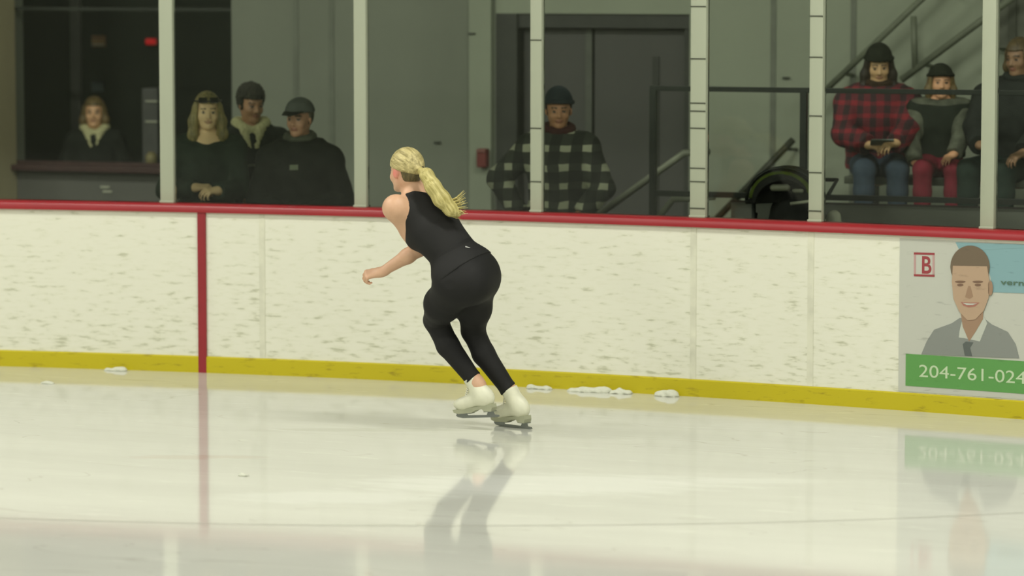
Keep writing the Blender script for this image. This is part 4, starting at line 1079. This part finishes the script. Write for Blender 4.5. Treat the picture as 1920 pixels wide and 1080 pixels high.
bl = Field(.03); bl.cone(su(1450, 352, sy - .16), su(1475, 352, sy - .16), .022, .022); bl.cone(su(1490, 358, sy - .15), su(1503, 358, sy - .15), .014, .014)
mesh_obj('blanket', bl.mesh(.006), pale, stv)
for q in (1, -1):
    MB().tube([c + V(q * .22, .0, -.02), c + V(q * .23, .06, -.40), V(c[0] + q * .24, sy + .22, .13)], .013, 8).build('frame_tube', MAT['black_steel'], stv, True)
    MB().tube([c + V(q * .22, .05, -.10), V(c[0] + q * .23, sy - .2, .5), V(c[0] + q * .22, sy - .32, .12)], .013, 8).build('frame_tube', MAT['black_steel'], stv, True)
    for yy, rr in ((sy + .22, .12), (sy - .33, .09)):
        x_ = c[0] + q * (.27 if yy > sy else .22)
        w_ = MB().tube([(x_ - .02, yy, rr), (x_ + .02, yy, rr)], rr, 24).build('wheel', MAT['groove'], stv, False)
        MB().tube([(x_ - .024, yy, rr), (x_ + .024, yy, rr)], rr * .4, 14).build('hub', pale, w_)
MB().tube([c + V(-.22, .14, .02), c + V(-.22, .34, .10), c + V(.22, .34, .10), c + V(.22, .14, .02)], .013, 8).build('push_handle', MAT['black_steel'], stv, True)
MB().tube([su(1398, 378), su(1420, 376)], .016, 8).build('bumper', dkc, stv, True)
MB().tube([su(1482, 382, sy - .25), su(1500, 380, sy - .25), su(1540, 374, sy - .25)], .010, 8).build('tray_edge', MAT['white_card'], stv, True)
# grey bag and pale bundle on the floor platform right of the slotted post
bg = on_y(1563, 400, 1.25)
bt = empty('backpack', (bg[0], 1.25, 0), 'small pale rounded bundle low behind the glass, right of the slotted post', 'bag'); bt['category'] = 'bag'
f = Field(.03); f.ell(V(bg[0], 1.25, bg[2] - .05), [(1, 0, 0), (0, 1, 0), (0, 0, 1)], (.05, .05, .07)); mesh_obj('top_bundle', f.mesh(.007, 0, extra=noise_bumps(.004, 60)), MAT['white_card'], bt)
f = Field(.03); f.ell(V(bg[0] + .02, 1.27, .45), [(1, 0, 0), (0, 1, 0), (0, 0, 1)], (.11, .10, .45)); mesh_obj('sack', f.mesh(.012, 0, [plane((0, 0, .01), (0, 0, -1))], extra=noise_bumps(.006, 40)), MAT['platform'], bt)

# ------------------------------------------------------------------ advertising panel on the boards
ax0, _ = board_x(1686, 600); ax1 = 4.3
adv = empty('advertisement', bpt(ax0, -.002, .12), 'advertising panel with a man in grey suit above a green telephone banner', 'advertisement')
def adpoly(name, pts, mat, off, par=adv, th=.0012):
    """pts in photo pixels on the face of the boards"""
    q = [board_x(*p) for p in pts]; q = [bpt(x, off, z) for x, z in q]
    n = bpt(0, -1, 0) - bpt(0, 0, 0); return MB().extrude_poly(q, tuple(n * th)).build(name, mat, par)
def adrect(name, x0, x1, z0, z1, mat, off):
    n = max(2, int((x1 - x0) / .2) + 1); xs = [x0 + (x1 - x0) * i / (n - 1) for i in range(n)]
    return MB().path_prism(xs, [(off, z0), (off, z1), (off - .0015, z1), (off - .0015, z0)]).build(name, mat, adv)
def scuffed(name, rgb, rough=.4):
    m = NT(name); v = m.coord((1.0, 0.02, 4.6)); n1 = m.noise(9.0, v, 3, .55)
    c = m.mix(m.math('MULTIPLY', m.ramp(n1, .62, .74), .45), lin(rgb), lin(tuple(int(x * .72) for x in rgb))); m.base(c); m.set(Roughness=rough); return m.m
_, zt = board_x(1700, 447); _, zb = board_x(1700, 734)
adrect('backing', ax0, ax1, .112, 1.0, scuffed('ad_pale_grey', (188, 190, 178)), -.002)
blue = scuffed('ad_sky_blue', (128, 164, 168))
adpoly('blue_field', [(1792, 454), (1990, 461), (1990, 552), (1862, 548), (1858, 520), (1845, 480), (1830, 470), (1800, 470)], blue, -.0038)
gx, gz1 = board_x(1699, 663); _, gz0 = board_x(1699, 723)
green = scuffed('ad_green', (92, 150, 78)); adrect('green_banner', gx, ax1, gz0, gz1, green, -.0038)
hair_p = scuffed('ad_print_brown_hair', (110, 96, 78)); skin_p = scuffed('ad_print_skin', (178, 152, 126)); skin_d = scuffed('ad_print_shaded_skin', (154, 126, 102)); suit = scuffed('ad_print_grey_suit', (132, 136, 130)); shirt = scuffed('ad_print_shirt', (186, 190, 178)); tie = scuffed('ad_print_tie', (90, 96, 92)); dkp = scuffed('ad_print_dark_brown', (118, 92, 74))
adpoly('suit', [(1728, 664), (1738, 640), (1752, 618), (1785, 606), (1800, 596), (1845, 596), (1860, 608), (1890, 622), (1905, 645), (1912, 672)], suit, -.0040)
adpoly('shirt', [(1795, 665), (1800, 620), (1806, 596), (1846, 594), (1852, 606), (1838, 640), (1828, 668)], shirt, -.0054)
adpoly('tie', [(1806, 645), (1812, 640), (1826, 642), (1820, 652), (1824, 668), (1810, 667)], tie, -.0068)
adpoly('neck', [(1800, 570), (1845, 572), (1844, 598), (1830, 622), (1818, 640), (1806, 612)], skin_d, -.0068)
def ell_px(cx, cy, rx, ry, n=26, a0=0, a1=2 * math.pi): return [(cx + rx * math.cos(a0 + (a1 - a0) * i / n), cy + ry * math.sin(a0 + (a1 - a0) * i / n)) for i in range(n)]
adpoly('hair', ell_px(1820, 500, 37, 40), hair_p, -.0082)
adpoly('face', [(1788, 498), (1852, 499), (1857, 530), (1855, 558), (1846, 582), (1830, 599), (1815, 600), (1800, 584), (1789, 560), (1786, 528)], skin_p, -.0096)
adpoly('ear', ell_px(1858, 540, 5, 14), skin_d, -.0096)
for cx in (1802, 1835):
    adpoly('eyebrow', ell_px(cx, 528, 10, 2.2), dkp, -.0110); adpoly('eye', ell_px(cx, 534, 6, 2.4), dkp, -.0110)
adpoly('nose', [(1817, 536), (1821, 536), (1826, 556), (1820, 560), (1811, 557)], skin_d, -.0110)
adpoly('mouth', [(1803, 566), (1820, 567), (1838, 567), (1830, 574), (1818, 576), (1808, 573)], scuffed('ad_print_lips', (166, 110, 96)), -.0110)
adpoly('teeth', [(1807, 567.5), (1820, 568.5), (1834, 568.5), (1826, 571.5), (1814, 571.5)], shirt, -.0122)
maroon = scuffed('ad_print_maroon', (150, 62, 66)); pinkish = scuffed('ad_print_faded_pink', (184, 150, 146))
def px_text(name, body, px, py, cap_px, mat, off, width_px=None, bold=.0):
    """flat lettering on the board face; px,py = lower left corner of the first letter"""
    cu = bpy.data.curves.new('text_tmp', 'FONT'); cu.body = body; cu.size = 1; cu.offset = bold; cu.extrude = 0; cu.fill_mode = 'FRONT'
    to = bpy.data.objects.new('text_tmp', cu); COL.objects.link(to); dg = bpy.context.evaluated_depsgraph_get(); me = bpy.data.meshes.new_from_object(to.evaluated_get(dg))
    bpy.data.objects.remove(to); bpy.data.curves.remove(cu)
    me.name = name; co = np.empty(len(me.vertices) * 3); me.vertices.foreach_get('co', co); co = co.reshape(-1, 3)
    ch = .70; x0, z0 = board_x(px, py); _, z1 = board_x(px, py - cap_px); sz = (z1 - z0) / ch
    if width_px: x1, _ = board_x(px + width_px, py); sx_ = (x1 - x0) / (co[:, 0].max() - co[:, 0].min())
    else: sx_ = sz
    mn = co[:, 0].min(); o0 = np.array(world_loc(adv)); out = np.array([bpt(x0 + (a - mn) * sx_, off, z0 + b * sz) for a, b, _ in co]) - o0
    me.vertices.foreach_set('co', out.astype(np.float32).ravel()); me.update(); ob = link_mesh(name, me, mat, adv)
    return ob
lett = scuffed('ad_print_pale_letter', (190, 208, 172))
px_text('telephone_number', '204-761-024', 1724, 706, 23, lett, -.0062, 200, .0)
px_text('lettering', 'vern', 1877, 533, 10, scuffed('ad_print_dark_green', (84, 112, 92)), -.0100, 44, .015)
def frame_px(name, x0, y0, x1, y1, w, mat, off):
    for i, r_ in enumerate(([(x0, y0), (x1, y0 + 1), (x1, y0 + w + 1), (x0, y0 + w)], [(x0, y1 - w), (x1, y1 - w + 1), (x1, y1 + 1), (x0, y1)])): adpoly(name, r_, mat, off)
    for r_ in ([(x0, y0 + w), (x0 + w, y0 + w), (x0 + w, y1 - w), (x0, y1 - w)], [(x1 - w, y0 + w), (x1, y0 + w), (x1, y1 - w), (x1 - w, y1 - w)]): adpoly(name, r_, pinkish, off)
frame_px('logo_frame', 1714, 473, 1753, 518, 4, maroon, -.0040)
px_text('logo_letter', 'B', 1729, 512, 32, maroon, -.0040, 18, .02)

# ------------------------------------------------------------------ snow heaps along the kick plate and chips on the ice
def snow(px, py, w, d, h, label):
    p = on_z(px, py); y = by(p[0]) - .022 - d * 1.05
    if py > 770 or px < 150: y = p[1]
    f = Field(.03); 
    for i in range(4):
        ox = (i - 1.5) * w * .45; f.ell(V(p[0] + ox * .8, y + random.uniform(-.01, .006), 0), [(1, 0, 0), (0, 1, 0), (0, 0, 1)], (w * random.uniform(.25, .4), d * random.uniform(.6, 1), h * random.uniform(.35, 1.0)), k=.02)
    o = mesh_obj('snow_heap', f.mesh(.006, 0, [plane((0, 0, -.001), (0, 0, -1))], extra=noise_bumps(.004, 90)), MAT['snow'], None, smooth_it=1)
    tag(o, label, 'snow', 'scraped snow on the ice')
snow(1098, 737, .17, .045, .050, 'largest heap of scraped snow against the yellow kick plate, right of the skater')
snow(1156, 741, .08, .04, .038, 'low heap of scraped snow just right of the largest heap')
snow(1242, 746, .09, .04, .045, 'small round heap of scraped snow against the kick plate, furthest right')
snow(220, 694, .09, .035, .030, 'small heap of scraped snow by the kick plate left of the red goal stripe')
snow(1012, 729, .10, .035, .030, 'low heap of scraped snow at the kick plate nearest the skater\'s boots')
snow(90, 719, .06, .03, .012, 'tiny chip of snow on the ice near the left picture edge')
snow(458, 892, .04, .02, .010, 'tiny chip of snow on the open ice right of the stripe reflection')

# long thin groove curving across the foreground ice
gp = [(-60, 970), (200, 978), (450, 984), (700, 987), (1000, 986), (1300, 984), (1600, 976), (1800, 968), (1990, 958)]
mb = MB(); q = [on_z(*p_) for p_ in gp]; fine_ = []
for i in range(len(q) - 1): fine_ += [q[i] + (q[i + 1] - q[i]) * t for t in (0, .25, .5, .75)]
fine_.append(q[-1]); q = np.array(fine_); q = np.stack([np.convolve(np.pad(q[:, i], 3, 'edge'), np.ones(7) / 7, 'valid') for i in range(3)], 1)
for i in range(len(q) - 1):
    w_ = .009
    a, b = q[i], q[i + 1]; n_ = V(FWD[0], FWD[1], 0) * w_
    vs_ = [mb.bm.verts.new(Vector(p_)) for p_ in (a + V(0, 0, .0012), b + V(0, 0, .0012), b + n_ + V(0, 0, .0012), a + n_ + V(0, 0, .0012))]; mb.bm.faces.new(vs_)
bmesh.ops.remove_doubles(mb.bm, verts=mb.bm.verts[:], dist=1e-5)
go = mb.build('ice_groove', simple('grey_ice_groove', (190, 190, 176), .3)); tag(go, 'long thin dark groove curving across the foreground ice', 'groove')
